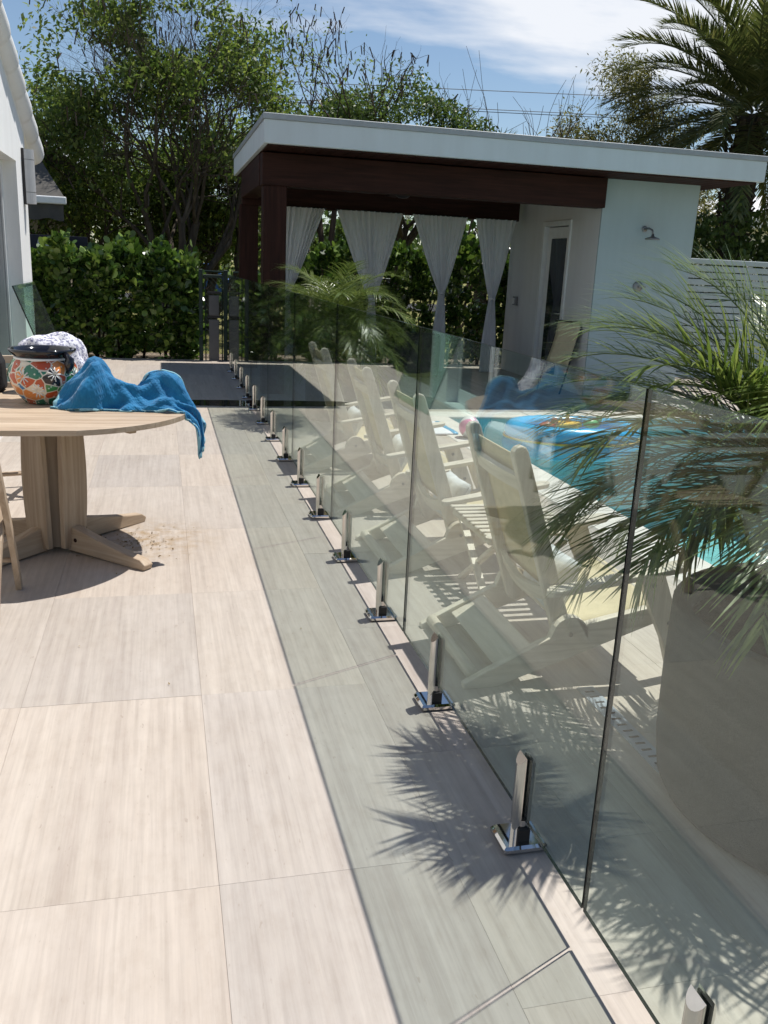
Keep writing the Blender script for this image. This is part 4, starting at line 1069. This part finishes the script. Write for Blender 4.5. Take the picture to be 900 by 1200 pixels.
grow_tree('shade_tree', 'shadowy leafy tree filling the gap beside the dark corner post', (0.9, 21.2, 0), 6.6, 45, .09, 4, .7, 'tree_leaf', .14, 40000, up=.05, first=.24, kids=(3, 4), shrink=.78, tipr=.42, trunks=6, env=((.7, 21.2, 2.9), (3.3, 1.4, 2.5)))
grow_tree('pod_tree', 'nearly bare tree with dark twisted branches and long seed pods', (3.2, 19.2, 0), 8.0, 9, .09, 4, .62, 'tree_leaf', .09, 2800, up=.10, first=.36, kids=(3, 4), shrink=.72, tipr=.3, bark='twig', trunks=3, pods=170, env=((3.5, 19.2, 4.2), (2.2, 1.5, 2.25)))
grow_tree('round_tree', 'dense round green tree rising over the pool house roof', (5.2, 19.8, 0), 7.4, 14, .12, 4, .58, 'bush_leaf', .105, 34000, up=.14, first=.34, kids=(3, 4), shrink=.74, tipr=.30, trunks=4, env=((5.0, 19.8, 3.75), (2.3, 1.5, 2.0)), airy=.6)
grow_tree('twiggy_shrub', 'leafless shrub with long thin twigs sticking up over the roof', (6.0, 18.2, 0), 6.4, 31, .035, 2, .42, 'bush_leaf', .1, 0, up=.2, first=.46, kids=(3, 5), shrink=.62, bark='twig', trunks=8, lean=(.16, 0))
grow_tree('willowy_tree', 'airy yellow-green willowy tree beside the date palm', (10.2, 19.0, 0), 7.4, 17, .07, 4, .5, 'olive_leaf', .12, 40000, LEAF_NARROW * np.array([1, 1.5, 1]), up=.2, first=.34, kids=(3, 4), shrink=.74, tipr=.30, trunks=5, env=((10.2, 19.0, 3.6), (1.9, 1.6, 2.4)), airy=.2)
grow_tree('willowy_tree', 'airy yellow-green willowy tree beyond the date palm trunk', (12.1, 19.8, 0), 4.6, 27, .07, 3, .55, 'olive_leaf', .12, 18000, LEAF_NARROW * np.array([1, 1.5, 1]), up=.2, first=.36, kids=(3, 4), shrink=.72, tipr=.42, trunks=4, env=((12.1, 19.8, 2.9), (1.35, 1.6, 1.9)))
# small fan palm peeking over the roof
fp = thing('fan_palm', 'fan palm with spiky round leaves just above the roof edge', 'palm', (6.2, 17.2, -.1), 0)
MB().tube([(0, 0, 0), (.05, 0, 3.3)], [.14, .12], 10).obj('trunk', 'bark', fp, True)
for k in range(16):
    mb = MB(); az = 2 * PI * k * .381966; el = math.radians(70 - 75 * k / 16); d = Vector((math.cos(az) * math.cos(el), math.sin(az) * math.cos(el), math.sin(el)))
    b0 = Vector((.05, 0, 3.3)); e0 = b0 + d * .55; mb.tube([b0, e0], .012, 5, False)
    side = d.cross(Vector((0, 0, 1))).normalized()
    for j in range(17):
        a = math.radians(-80 + 10 * j); blade_strip(mb, e0, d * math.cos(a) + side * math.sin(a), side.cross(d), .55, .05, .35)
    mb.obj('fan_leaf', 'date_leaf', fp)

# ------------------------------------------------------------------ clipped hedges
def hedge(name, label, xa, xb, ya, yb, z1, n, seed, mat='clusia_leaf', size=.125, bumps=(), shape=LEAF_OBOVATE, zfun=None):
    o = thing(name, label, 'hedge', ((xa + xb) / 2, (ya + yb) / 2, -.1), 0, 'leafy hedges round the garden')
    rg = np.random.default_rng(seed); w = xb - xa; dp_ = yb - ya
    u = rg.uniform(-.5, .5, n); v = rg.uniform(-.5, .5, n); t = rg.uniform(0, 1, n) ** .8
    # bulge: shoots push out of the clipped mass
    lump = .16 * np.sin(u * w * 4.1 + seed) + .13 * np.sin(u * w * 9.3 + 2 * seed) + .10 * np.sin(u * w * 17 + seed * 3) + .08 * np.sin(v * 9 + u * w * 3)
    top = z1 * (1 + .58 * lump) * (1 - .30 * np.abs(2 * u) ** 8)
    for (bx, bh, bw_) in bumps: top = top + bh * np.exp(-((u * w + (xa + xb) / 2 - bx) / bw_) ** 2)
    # push most points to the shell
    shell = rg.uniform(0, 1, n) < .8
    side = rg.integers(0, 4, n)
    vv = np.where(shell & (side < 2), -.5 + np.abs(rg.normal(0, .06, n)), v)
    tt = np.where(shell & (side == 2), 1 - np.abs(rg.normal(0, .07, n)), t)
    uu = np.where(shell & (side == 3), np.sign(u) * (.5 - np.abs(rg.normal(0, .03, n))), u)
    pin = 1 - .22 * (1 - tt) ** 2 - .12 * np.clip(tt - .8, 0, 1) * 5 * .6
    P = np.stack([uu * w * (1 + .03 * lump), vv * dp_ * pin + .6 * (lump + .10 * np.sin(tt * 9 + u * w * 2.2)) * np.where(vv < 0, -1, 1) * .75, .05 + tt * top], 1)
    # small rosettes: snap groups of leaves to shared shoot tips
    ctr = P[rg.integers(0, n, n // 7)]; P = ctr[rg.integers(0, len(ctr), n)] + rg.normal(size=(n, 3)) * .035
    out = np.stack([P[:, 0] / w * 1.2, np.where(P[:, 1] < 0, -1.0, 1.0) * .8, np.where(P[:, 2] > z1 * .8, 1.4, .5)], 1)
    Dv = unit(out) + rg.normal(size=(n, 3)) * .75
    V, F = leaf_arrays(P, Dv, size, shape, .4)
    stuff(mobj('foliage', np_mesh('foliage', V, F, mat), o))
    mb = MB(); r2 = random.Random(seed)
    for k in range(int(w / .35) + 1):
        x = -w / 2 + .15 + k * .35; b0 = Vector((x, r2.uniform(-.1, .1), 0))
        for j in range(3): mb.tube([b0, b0 + Vector((r2.gauss(0, .12), r2.gauss(0, .12), z1 * .45)), b0 + Vector((r2.gauss(0, .25), r2.gauss(0, .2), z1 * .85))], [.02, .014, .006], 5, False)
    mb.obj('stems', 'twig', o)
    return o
hedge('clusia_hedge', 'dense glossy round-leaved hedge beside the house corner', -2.9, 0.52, 14.15, 15.2, 1.42, 17000, 2, bumps=((-.5, .62, .16), (-1.7, .15, .2), (.25, .2, .16), (-.95, .16, .12), (-.05, .12, .12)))
hedge('clusia_hedge', 'sparse low round-leaved hedge between the gate and the pool house', 1.12, 2.1, 14.2, 14.9, 1.2, 2400, 4)
hedge('clusia_hedge', 'tall round-leaved hedge seen between the white curtains', 2.0, 6.6, 14.15, 15.1, 1.85, 15000, 6, bumps=((4.6, .2, .3), (3.4, .2, .25)))
hedge('dark_hedge', 'tall dark hedge behind the white slat fence', 7.0, 16.0, 14.4, 15.6, 2.55, 26000, 8, 'bush_leaf', .10)
hedge('clusia_hedge', 'hedge far behind the chain-link fence along the street', -9.0, 5.2, 23.5, 24.8, 2.5, 16000, 12, 'bush_leaf', .17)

# ------------------------------------------------------------------ white slat fence beside the pool house
sf = thing('slat_fence', 'white horizontal slat fence beside the pool house', 'fence', (6.72, 12.0, 0))
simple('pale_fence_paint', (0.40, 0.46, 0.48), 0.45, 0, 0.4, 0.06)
slf = MB().bbox(0, 5.6, -.012, .012, 0, .082, .004).mesh('slat', 'pale_fence_paint')
for k in range(17): mobj('slat', slf, sf, (0, 0, .10 + k * .098))
MB().bbox(0, 5.6, -.03, .03, 1.772, 1.845, .005).obj('top_rail', 'pale_fence_paint', sf)
for k in range(4): MB().bbox(.02 + k * 1.83, .10 + k * 1.83, .0125, .075, -.1, 1.77, .005).obj('post', 'white_metal', sf)

# ------------------------------------------------------------------ chain-link fence and gate at the end of the patio
cl_ = thing('chain_link_fence', 'dark green chain-link fence behind the hedge', 'fence', (-4, 15.35, -.1))
for k in range(11): MB().tube([(k * 1.5, 0, 0), (k * 1.5, 0, 1.42)], .022, 8).obj('post', 'dark_green_metal', cl_, True)
MB().tube([(0, 0, 1.41), (15, 0, 1.41)], .018, 8).obj('top_rail', 'dark_green_metal', cl_, True)
mb = MB(); hgt = 1.36; stp = .085
for k in range(int((15 + hgt) / stp)):
    for sg in (1, -1):
        a = k * stp - (hgt if sg > 0 else 0)
        p = (a, .0, 0.03); q = (a + hgt, 0, hgt)
        if sg < 0: p, q = (a, 0.004, hgt), (a + hgt, .004, .03)
        p, q = Vector(p), Vector(q)
        if p.x < 0: p = p.lerp(q, (0 - p.x) / (q.x - p.x))
        if q.x > 15: q = p.lerp(q, (15 - p.x) / (q.x - p.x))
        mb.tube([p, q], .0028, 3, False)
stuff(mb.obj('wire_mesh', 'dark_green_metal', cl_))
simple('lock_grey', (0.13, 0.13, 0.135), 0.5, 0.2, 0.4, 0.1)
gt = thing('garden_gate', 'dark green garden gate with grey lock post at the end of the glass fence', 'gate', (.80, 13.98, 0))
for x in (-.22, .15): MB().bbox(x - .03, x + .03, -.03, .03, -.1, 1.36, .005).obj('gate_post', 'dark_green_metal', gt)
MB().bbox(-.185, .115, -.02, .02, 1.24, 1.285, .004).obj('top_bar', 'dark_green_metal', gt)
MB().bbox(-.10, .05, -.035, .035, -.1, .62, .005).obj('lock_post', 'lock_grey', gt)
MB().bbox(-.10, .05, -.034, .034, .68, .98, .005).obj('keypad_box', 'lock_grey', gt)
for z in (.66, 1.02): MB().bbox(-.13, .08, -.028, .028, z - .016, z + .016, .004).obj('latch', 'dark_metal', gt)
for x in (-.15, .10): MB().tube([(x, 0, 0), (x, 0, 1.24)], .011, 6).obj('gate_bar', 'dark_green_metal', gt)

# ------------------------------------------------------------------ neighbours, street, wires
ny_ = thing('neighbour_house', 'tan neighbour house hidden behind the shade trees', 'house', (-6.2, 20.5, -.1))
MB().box(-4, 4.2, 0, 6, 0, 3.3).obj('wall', 'tan_stucco', ny_)
mb = MB(); mb.prism([(-4.5, 3.3), (4.7, 3.3), (2.5, 4.6), (-2.5, 4.6)], -.4, 6.4); mb.obj('roof', 'awning_canvas', ny_)
for x in (-2.5, .2, 2.6):
    wo = MB().bbox(x - .55, x + .55, -.03, .03, 1.0, 2.2, .004).obj('window', 'white_metal', ny_); MB().box(x - .48, x + .48, -.036, -.031, 1.07, 2.13).obj('pane', 'car_glass', wo)
aw = thing('canvas_awning', 'grey canvas awning with white front bar beyond the house corner', 'awning', (-1.5, 16.0, 0))
mb = MB(); mb.add([(-2.6, 0, 2.37), (0, 0, 2.37), (-.62, 1.7, 3.22), (-2.6, 1.7, 3.22), (0, 0, 2.33), (-2.6, 0, 2.33), (-.62, 1.7, 3.18), (-2.6, 1.7, 3.18)], [(0, 1, 2, 3), (5, 4, 6, 7), (1, 4, 6, 2), (0, 5, 4, 1)])
mb.obj('canvas', 'awning_canvas', aw)
bevel(MB().box(-2.6, .03, -.06, .02, 2.255, 2.375).obj('front_bar', 'white_metal', aw), .02, 3)
P = [[(-2.6 + 2.58 * u, -.01 + .012 * math.sin(60 * u), 2.255 - .24 * v - (.02 * math.sin(40 * u) if v else 0)) for u in np.linspace(0, 1, 80)] for v in (0, .5, 1)]
MB().grid(P).obj('valance', 'awning_canvas', aw, True)
for x in (-2.5, -1.1): MB().tube([(x, 0, 2.3), (x, 0, -.1)], .025, 8).obj('pole', 'dark_metal', aw, True)
sg_ = thing('banner_sign', 'dark navy banner with white lettering above the hedge', 'sign', (-1.62, 15.6, 0))
bevel(MB().box(-.9, .48, -.012, .012, 1.42, 1.76).obj('board', 'navy_board', sg_), .004)
for x in (-.8, .40): MB().tube([(x, .03, -.1), (x, .03, 1.74)], .018, 6).obj('stake', 'dark_metal', sg_)
def text(s, size, loc, parent, mat, name='lettering'):
    cu = bpy.data.curves.new(name, 'FONT'); cu.body = s; cu.size = size; cu.extrude = .002; cu.shear = .25; cu.offset = .006
    o = bpy.data.objects.new(name, cu); C.objects.link(o); o.parent = parent; o.location = loc; o.rotation_euler = (PI / 2, 0, 0); cu.materials.append(MAT[mat])
    dg = bpy.context.evaluated_depsgraph_get(); me = bpy.data.meshes.new_from_object(o.evaluated_get(dg)); bpy.data.objects.remove(o)
    return mobj(name, me, parent, loc, (PI / 2, 0, 0))
text('not', .22, (-.30, -.016, 1.60), sg_, 'sign_white'); text('in', .12, (.14, -.016, 1.60), sg_, 'sign_white')
# white house far beyond the hedge
fh = thing('far_house', 'distant white house with gabled roof beyond the dark hedge', 'house', (20.0, 27.5, -.1))
MB().box(-3.8, 4, 0, 8, 0, 3.4).obj('wall', 'white_stucco', fh)
mb = MB(); mb.prism([(-1.6, 3.4), (4.6, 3.4), (1.4, 4.75)], -.6, 8.4); mb.obj('roof', 'white_roof', fh)
mb = MB(); mb.prism([(-5.4, 2.7), (-1.0, 3.55), (-1.0, 3.75), (-5.4, 2.9)], -.9, 8.2); mb.obj('porch_roof', 'white_roof', fh)
mb = MB(); mb.prism([(.75, 2.2), (1.65, 2.2), (1.65, 3.3)] + [(1.2 + .45 * math.cos(a), 3.3 + .45 * math.sin(a)) for a in np.linspace(.2, PI - .2, 8)] + [(.75, 3.3)], -.65, -.60); mb.obj('arched_window', 'car_glass', fh)
# parked cars on the street
def car(label, x, y, mat, rz=0):
    o = thing('parked_car', label, 'car', (x, y, -.09), rz, 'cars parked on the street')
    mb = MB(); mb.prism([(-2.2, .35), (-2.1, .3), (2.1, .3), (2.2, .45), (2.15, .75), (1.2, .92), (.6, 1.42), (-1.2, 1.45), (-1.9, .98), (-2.2, .9)], -.85, .85); bevel(mb.obj('body', mat, o), .06, 3)
    mb = MB(); mb.prism([(1.0, .93), (.52, 1.34), (-1.1, 1.37), (-1.62, .97)], -.858, .858); mb.obj('window_band', 'car_glass', o)
    for wx in (-1.35, 1.35):
        for s in (-1, 1):
            wh = MB().tube([(wx, s * .86, .31), (wx, s * .68, .31)], .31, 18).obj('wheel', 'black_rubber', o); MB().tube([(wx, s * .866, .31), (wx, s * .85, .31)], .19, 14).obj('rim', 'grey_metal', wh)
car('blue car parked on the street beyond the gate', 1.2, 35.5, 'car_blue'); car('white car parked on the street beyond the gate', 6.5, 35.6, 'car_white', PI)
# trees across the street (one mass)
n = 26000; rg = np.random.default_rng(33)
cx_ = rg.uniform(-40, 60, 130); cr_ = rg.uniform(1.6, 3.0, 130); czz_ = rg.uniform(1.0, 2.6, 130); cyy_ = rg.uniform(46, 58, 130)
ix = rg.integers(0, 130, n); dv = unit(rg.normal(size=(n, 3)))
Pp = np.stack([cx_[ix], cyy_[ix], czz_[ix]], 1) + dv * cr_[ix][:, None] * np.array([1.2, 1, .9])
Pp = Pp[Pp[:, 2] > -.1]
V, F = leaf_arrays(Pp, rg.normal(size=(len(Pp), 3)), .55, LEAF_KITE)
o = mobj('treeline', np_mesh('treeline', V, F, 'bush_leaf')); stuff(o); o['label'] = 'far row of green trees across the street'; o['category'] = 'trees'
# overhead wires
for k, (pya, pyb) in enumerate(((99, 105), (121, 128), (124, 131))):
    A, B = at_y(560, pya - 2, 32.0), at_y(800, pyb + 4, 32.0); A2 = A + (A - B) * 6; B2 = B + (B - A) * 3
    pts = [A2.lerp(B2, t) + Vector((0, 0, -.25 * math.sin(PI * t))) for t in np.linspace(0, 1, 24)]
    q = MB().tube(pts, .012, 5, False).obj('power_line', 'wire_black')
    tag(q, ['thin black overhead wire, topmost of the three', 'thin black overhead wire, middle of the three', 'thin black overhead wire, lowest of the three'][k], 'power line', 'overhead wires')

# ------------------------------------------------------------------ teak table with pedestal, dining chairs
TC = (-.560, 4.74); TR = .700; TZ = .757
tb = thing('round_table', 'round weathered teak table with pedestal and four splayed feet', 'table', (TC[0], TC[1], 0))
npl = 12; pw = 2 * TR / npl
for k in range(npl):
    ya = -TR + k * pw; yb = ya + pw - .0006
    if k == npl // 2 - 1: yb -= .004
    if k == npl // 2: ya += .004
    pts = []
    for y in np.linspace(ya, yb, 6): pts.append((math.sqrt(max(0, TR * TR - y * y)) , y))
    for y in np.linspace(yb, ya, 6): pts.append((-math.sqrt(max(0, TR * TR - y * y)), y))
    if k == 0: pts = pts[1:-1]
    if k == npl - 1: pts = pts[:5] + pts[7:]
    o = MB().prism(pts, TZ - .026, TZ, 'z').obj('plank', 'teak_x', tb); bevel(o, .0012, 1)
# apron ring under the top
mb = MB()
for (x0_, x1_, y0_, y1_) in ((-.40, .40, -.20, -.165), (-.40, .40, .165, .20), (-.34, -.305, -.164, .164), (.305, .34, -.164, .164)): mb.bbox(x0_, x1_, y0_, y1_, TZ - .075, TZ - .027, .003)
mb.obj('under_frame', 'teak_x', tb)
for a in (.9, 2.5, 4.2, 5.4):
    MB().bbox(.60, .66, -.02, .02, TZ - .045, TZ - .0265, .003).obj('cleat', 'teak_x', tb, rot=(0, 0, a))
# pedestal: four bowed staves round a core
for k in range(4):
    a = math.radians(48 + 90 * k); rows = []
    mb = MB(); vs = []; fs = []; N = 14
    for i in range(N + 1):
        t = i / N; z = .03 + (TZ - .105) * t; rr = .105 + .030 * math.sin(PI * (.25 + .55 * t)) - .015 * (1 - t)
        hw = .062 + .018 * math.sin(PI * t * .8 + .4)
        for (du, dw_) in ((-hw, -.016), (hw, -.016), (hw, .016), (-hw, .016)): vs.append((rr + dw_, du, z))
    for i in range(N):
        for q in range(4): fs.append((i * 4 + q, i * 4 + (q + 1) % 4, (i + 1) * 4 + (q + 1) % 4, (i + 1) * 4 + q))
    fs += [(3, 2, 1, 0), (N * 4, N * 4 + 1, N * 4 + 2, N * 4 + 3)]
    o = mb.add(vs, fs).obj('stave', 'teak_z', tb, rot=(0, 0, a)); bevel(o, .003)
MB().bbox(-.07, .07, -.07, .07, .02, TZ - .07, .004).obj('core', 'teak_z', tb)
for k in range(4):
    a = math.radians(-42 + 90 * k); ca, sa = math.cos(a), math.sin(a)
    mb = MB(); mb.prism([(.10, .012), (.56, .0), (.625, .0), (.635, .028), (.60, .052), (.50, .066), (.30, .105), (.10, .150)], -.030, .030)
    o = mb.obj('foot', 'teak_x', tb, rot=(0, 0, a)); bevel(o, .006)
    MB().tube([(.16, -.0305, .075), (.16, -.0325, .075)], .011, 10).obj('plug', 'beam_x', o)
def make_dining_chair(label):
    """folding teak chair facing +y, origin under seat centre"""
    r = thing('dining_chair', label, 'chair', (0, 0, 0), 0, 'folding teak chairs at the table')
    for s in (-1, 1):
        x = s * .225
        # rear-top to front-foot bent leg (carries the back) and the crossing leg
        def bent(pts, w, x0, nm):
            mb = MB(); n = len(pts); vs = []
            for i, (y, z) in enumerate(pts):
                j0, j1 = max(0, i - 1), min(n - 1, i + 1); dy, dz = pts[j1][0] - pts[j0][0], pts[j1][1] - pts[j0][1]; l = math.hypot(dy, dz); ny__, nz__ = -dz / l, dy / l
                for e in (-1, 1):
                    for xx in (-.013, .013): vs.append((x0 + xx, y + e * ny__ * w / 2, z + e * nz__ * w / 2))
            fs = []
            for i in range(n - 1):
                a = i * 4; b = a + 4
                fs += [(a, a + 1, b + 1, b), (a + 1, a + 3, b + 3, b + 1), (a + 3, a + 2, b + 2, b + 3), (a + 2, a, b, b + 2)]
            fs += [(0, 2, 3, 1), (n * 4 - 4, n * 4 - 3, n * 4 - 1, n * 4 - 2)]
            o = mb.add(vs, fs).obj(nm, 'teak_z', r); bevel(o, .004); return o
        bent([(.225, 0), (.15, .18), (.05, .38), (-.06, .56), (-.15, .72), (-.22, .90)], .042, x, 'back_leg')
        bent([(-.225, 0), (-.16, .12), (-.02, .30), (.13, .425)], .040, x - s * .029, 'front_leg')
    slm_ = MB().bbox(-.19, .19, -.022, .022, 0, .016, .003).mesh('seat_slat', 'teak_x')
    for k in range(8): mobj('seat_slat', slm_, r, (0, -.17 + k * .050, .425 + .012 * abs(k - 3.5) / 3.5))
    for s in (-1, 1): MB().bbox(s * .165 - .012, s * .165 + .012, -.19, .205, .392, .4245, .003).obj('seat_rail', 'teak_y', r)
    for t, nm in ((.60, 'back_slat'), (.68, 'back_slat'), (.76, 'back_slat'), (.84, 'top_rail')):
        y = -.06 - (t - .56) * .47
        MB().bbox(-.212, .212, y - .009, y + .009, t - .024, t + .024, .003).obj(nm, 'teak_x', r)
    MB().tube([(-.21, .155, .165), (.21, .155, .165)], .012, 8).obj('stretcher', 'teak_x', r, True)
    MB().tube([(-.19, -.175, .095), (.19, -.175, .095)], .012, 8).obj('stretcher', 'teak_x', r, True)
    return r
dc = make_dining_chair('folding teak chair pushed in at the bare side of the round table'); dc.location = (-.895, 3.90, 0); dc.rotation_euler = (0, 0, 0.0)
dc2 = copy_tree(dc, None, 'folding teak chair behind the table beside the house doors'); dc2.location = (-1.02, 5.88, 0); dc2.rotation_euler = (0, 0, PI + .25)

# ------------------------------------------------------------------ things on the table
tp = thing('painted_pot', 'hand-painted flowered pottery pot with black rim on the table', 'pot', (-.600, 4.86, TZ))
tp.rotation_euler = (0, 0, .4)
prof = [(.075, 0), (.095, .004), (.135, .05), (.165, .105), (.175, .145), (.168, .185), (.150, .215), (.135, .235)]
MB().lathe(prof, 48).obj('body', 'painted_pottery', tp, True)
MB().lathe([(.133, .232), (.140, .245), (.158, .262), (.166, .275), (.162, .281), (.148, .277), (.128, .255), (.12, .20), (.10, .16)], 48).obj('rim', 'black_glaze', tp, True)
m_ = MB(); m_.lathe([(.136, .2255), (.141, .229), (.141, .236), (.136, .2395)], 48); m_.obj('white_band', 'white_plastic', tp, True)
for a in (-1.05 - .4 + .35, 2.0):
    mb = MB(); ca, sa = math.cos(a), math.sin(a)
    mb.tube([(.155 * ca, .155 * sa, .262), (.19 * ca, .19 * sa, .235), (.185 * ca, .185 * sa, .20), (.168 * ca, .168 * sa, .17)], [.014, .02, .02, .012], 10); mb.ell((.183 * ca, .183 * sa, .215), (.026, .026, .034), 12, 8)
    mb.obj('lug_handle', 'black_glaze', tp, True)
# flower petals painted on the shoulder as thin raised glaze strokes
def surf(a, z):
    r = np.interp(z, [p[1] for p in prof], [p[0] for p in prof]) + .0012; return Vector((r * math.cos(a), r * math.sin(a), z))
for (a0, z0) in ((-2.45, .15), (-1.55, .165), (-2.05, .08), (-.8, .15)):
    fm = MB()
    for k in range(9):
        t = 2 * PI * k / 9
        fm.tube([surf(a0 + .05 * math.cos(t), z0 + .009 * math.sin(t)), surf(a0 + .20 * math.cos(t), z0 + .036 * math.sin(t))], [.002, .0035], 5)
    stuff(fm.obj('painted_flower', 'white_plastic', tp, True))
# crumpled cloths from control grids
def cloth(name, label, cat, K, mat, trim=None, seed=0, amp=.008, thick=.008, trim_w=1):
    """K: control points [row][col]; smoothed surface with fine crumple; optional edge band as its own part"""
    K = np.array(K, float); r, c = K.shape[:2]; rg = np.random.default_rng(seed)
    def up(A, axis, n):
        A = np.moveaxis(A, axis, 0); m = len(A); t = np.linspace(0, m - 1, n); i = np.clip(t.astype(int), 0, m - 2); f = (t - i)[:, None, None]
        p0, p1, p2, p3 = A[np.clip(i - 1, 0, m - 1)], A[i], A[i + 1], A[np.clip(i + 2, 0, m - 1)]
        o = .5 * ((2 * p1) + (-p0 + p2) * f + (2 * p0 - 5 * p1 + 4 * p2 - p3) * f ** 2 + (-p0 + 3 * p1 - 3 * p2 + p3) * f ** 3)
        return np.moveaxis(o, 0, axis)
    n1, n2 = 46, 92
    G = up(up(K, 0, n1), 1, n2)
    u = np.linspace(0, 1, n1)[:, None]; v = np.linspace(0, 1, n2)[None]
    dz = np.zeros((n1, n2))
    for k in range(14):
        fu, fv = rg.uniform(-14, 14), rg.uniform(-30, 30); dz += np.sin(fu * u * 2 + fv * v + rg.uniform(0, 6)) / (1 + .05 * (abs(fu) + abs(fv)))
    for k in range(7):
        fu, fv = rg.uniform(-7, 7), rg.uniform(8, 26) * rg.choice((-1, 1)); dz += 2.2 * (np.abs(np.sin(fu * u + fv * v * .5 + rg.uniform(0, 6) + .8 * np.sin(5 * u + 4 * v))) ** .7 - .6)
    dn = dz * amp * .35
    e1 = np.gradient(G, axis=0); e2 = np.gradient(G, axis=1); N = unit(np.cross(e1, e2)); G = G + N * dn[..., None]
    G[..., 2] = np.where((G[..., 2] < TZ + .006) & (np.hypot(G[..., 0] - TC[0], G[..., 1] - TC[1]) < TR + .002), TZ + .006, G[..., 2])
    org = G.reshape(-1, 3).mean(0); org[2] = TZ
    G = G - org
    mb = MB().grid(G.tolist()); me = mb.mesh(name, mat, True)
    uv = me.uv_layers.new(name='UVMap'); UV = np.stack(np.meshgrid(np.linspace(0, 1.6, n2), np.linspace(0, .8, n1)), -1).reshape(-1, 2)
    li = np.empty(len(me.loops), np.int32); me.loops.foreach_get('vertex_index', li); uv.data.foreach_set('uv', UV[li].astype(np.float32).ravel())
    o = mobj(name, me, None, tuple(org)); m = o.modifiers.new('thick', 'SOLIDIFY'); m.thickness = thick; m.offset = 0
    tag(o, label, cat)
    if trim:
        w = 3; bands = [G[:w], G[-w:], G[:, :w], G[:, -w:]]
        mb = MB()
        for b in bands: mb.grid(b.tolist())
        e = mb.obj('edge_binding', trim, o, True); m = e.modifiers.new('thick', 'SOLIDIFY'); m.thickness = thick + .005; m.offset = 0
    return o
Z = TZ
# rows run from the edge nearest the photographer to the far edge; columns along the heap
K = [[(-.560, 4.64, Z), (-.46, 4.585, Z), (-.36, 4.565, Z), (-.27, 4.57, Z + .005), (-.18, 4.56, Z), (-.09, 4.545, Z + .005), (.01, 4.53, Z + .015), (.09, 4.505, Z + .01), (.155, 4.475, .70), (.180, 4.462, .535)],
     [(-.545, 4.66, Z + .025), (-.44, 4.615, Z + .10), (-.345, 4.59, Z + .17), (-.268, 4.60, Z + .05), (-.18, 4.59, Z + .075), (-.09, 4.57, Z + .03), (.01, 4.55, Z + .055), (.095, 4.53, Z + .03), (.165, 4.49, .715), (.187, 4.468, .55)],
     [(-.515, 4.70, Z + .05), (-.425, 4.665, Z + .20), (-.325, 4.63, Z + .275), (-.262, 4.645, Z + .19), (-.17, 4.63, Z + .145), (-.08, 4.61, Z + .09), (.0, 4.59, Z + .09), (.08, 4.565, Z + .06), (.172, 4.51, .765), (.195, 4.478, .57)],
     [(-.48, 4.76, Z + .07), (-.40, 4.74, Z + .22), (-.30, 4.71, Z + .25), (-.235, 4.715, Z + .15), (-.15, 4.69, Z + .12), (-.06, 4.65, Z + .17), (.0, 4.63, Z + .17), (.085, 4.60, Z + .10), (.178, 4.535, .765), (.203, 4.495, .61)],
     [(-.45, 4.86, Z + .04), (-.36, 4.84, Z + .10), (-.27, 4.81, Z + .11), (-.20, 4.79, Z + .05), (-.13, 4.73, Z + .11), (-.085, 4.655, Z + .19), (-.015, 4.655, Z + .235), (.060, 4.655, Z + .20), (.125, 4.60, Z + .075), (.205, 4.54, .70)]]
K = [[(x, y, z if z < Z else Z + (z - Z) * .90) for x, y, z in row] for row in K]
cloth('quilted_towel', 'crumpled blue quilted cloth with pale edging hanging off the round table', 'cloth', K, 'blue_quilt', 'quilt_trim', 3, .016, .008)
K = [[(-.76, 5.10, Z), (-.64, 5.08, Z), (-.52, 5.08, Z), (-.42, 5.10, Z), (-.34, 5.12, Z)],
     [(-.77, 5.16, Z + .20), (-.65, 5.15, Z + .25), (-.53, 5.15, Z + .27), (-.43, 5.16, Z + .18), (-.34, 5.16, Z + .03)],
     [(-.77, 5.26, Z + .26), (-.65, 5.25, Z + .31), (-.53, 5.25, Z + .33), (-.42, 5.25, Z + .22), (-.33, 5.22, Z + .04)],
     [(-.75, 5.36, Z + .1), (-.64, 5.37, Z + .12), (-.53, 5.37, Z + .12), (-.43, 5.34, Z + .08), (-.36, 5.30, Z)]]
cloth('speckled_towel', 'white speckled cloth bundle lying behind the painted pot', 'cloth', K, 'speckled_cloth', None, 8, .012, .008)
bgp = thing('black_bag', 'black fabric bag at the table edge beside the painted pot', 'bag', (-.98, 5.26, TZ))
bevel(MB().prism([(-.13, .0), (.13, .0), (.125, .16), (.09, .235), (-.09, .235), (-.125, .16)], -.09, .09).obj('bag_body', 'black_cloth', bgp), .03, 4)
MB().tube([(-.06, 0, .225), (-.045, .01, .285), (.045, .01, .285), (.06, 0, .225)], .012, 8).obj('strap', 'black_cloth', bgp, True)
q = pillow_mesh('front_pocket', .09, .06, .035, 'black_cloth'); mobj('front_pocket', q, bgp, (0, -.092, .10), (PI / 2, 0, 0))
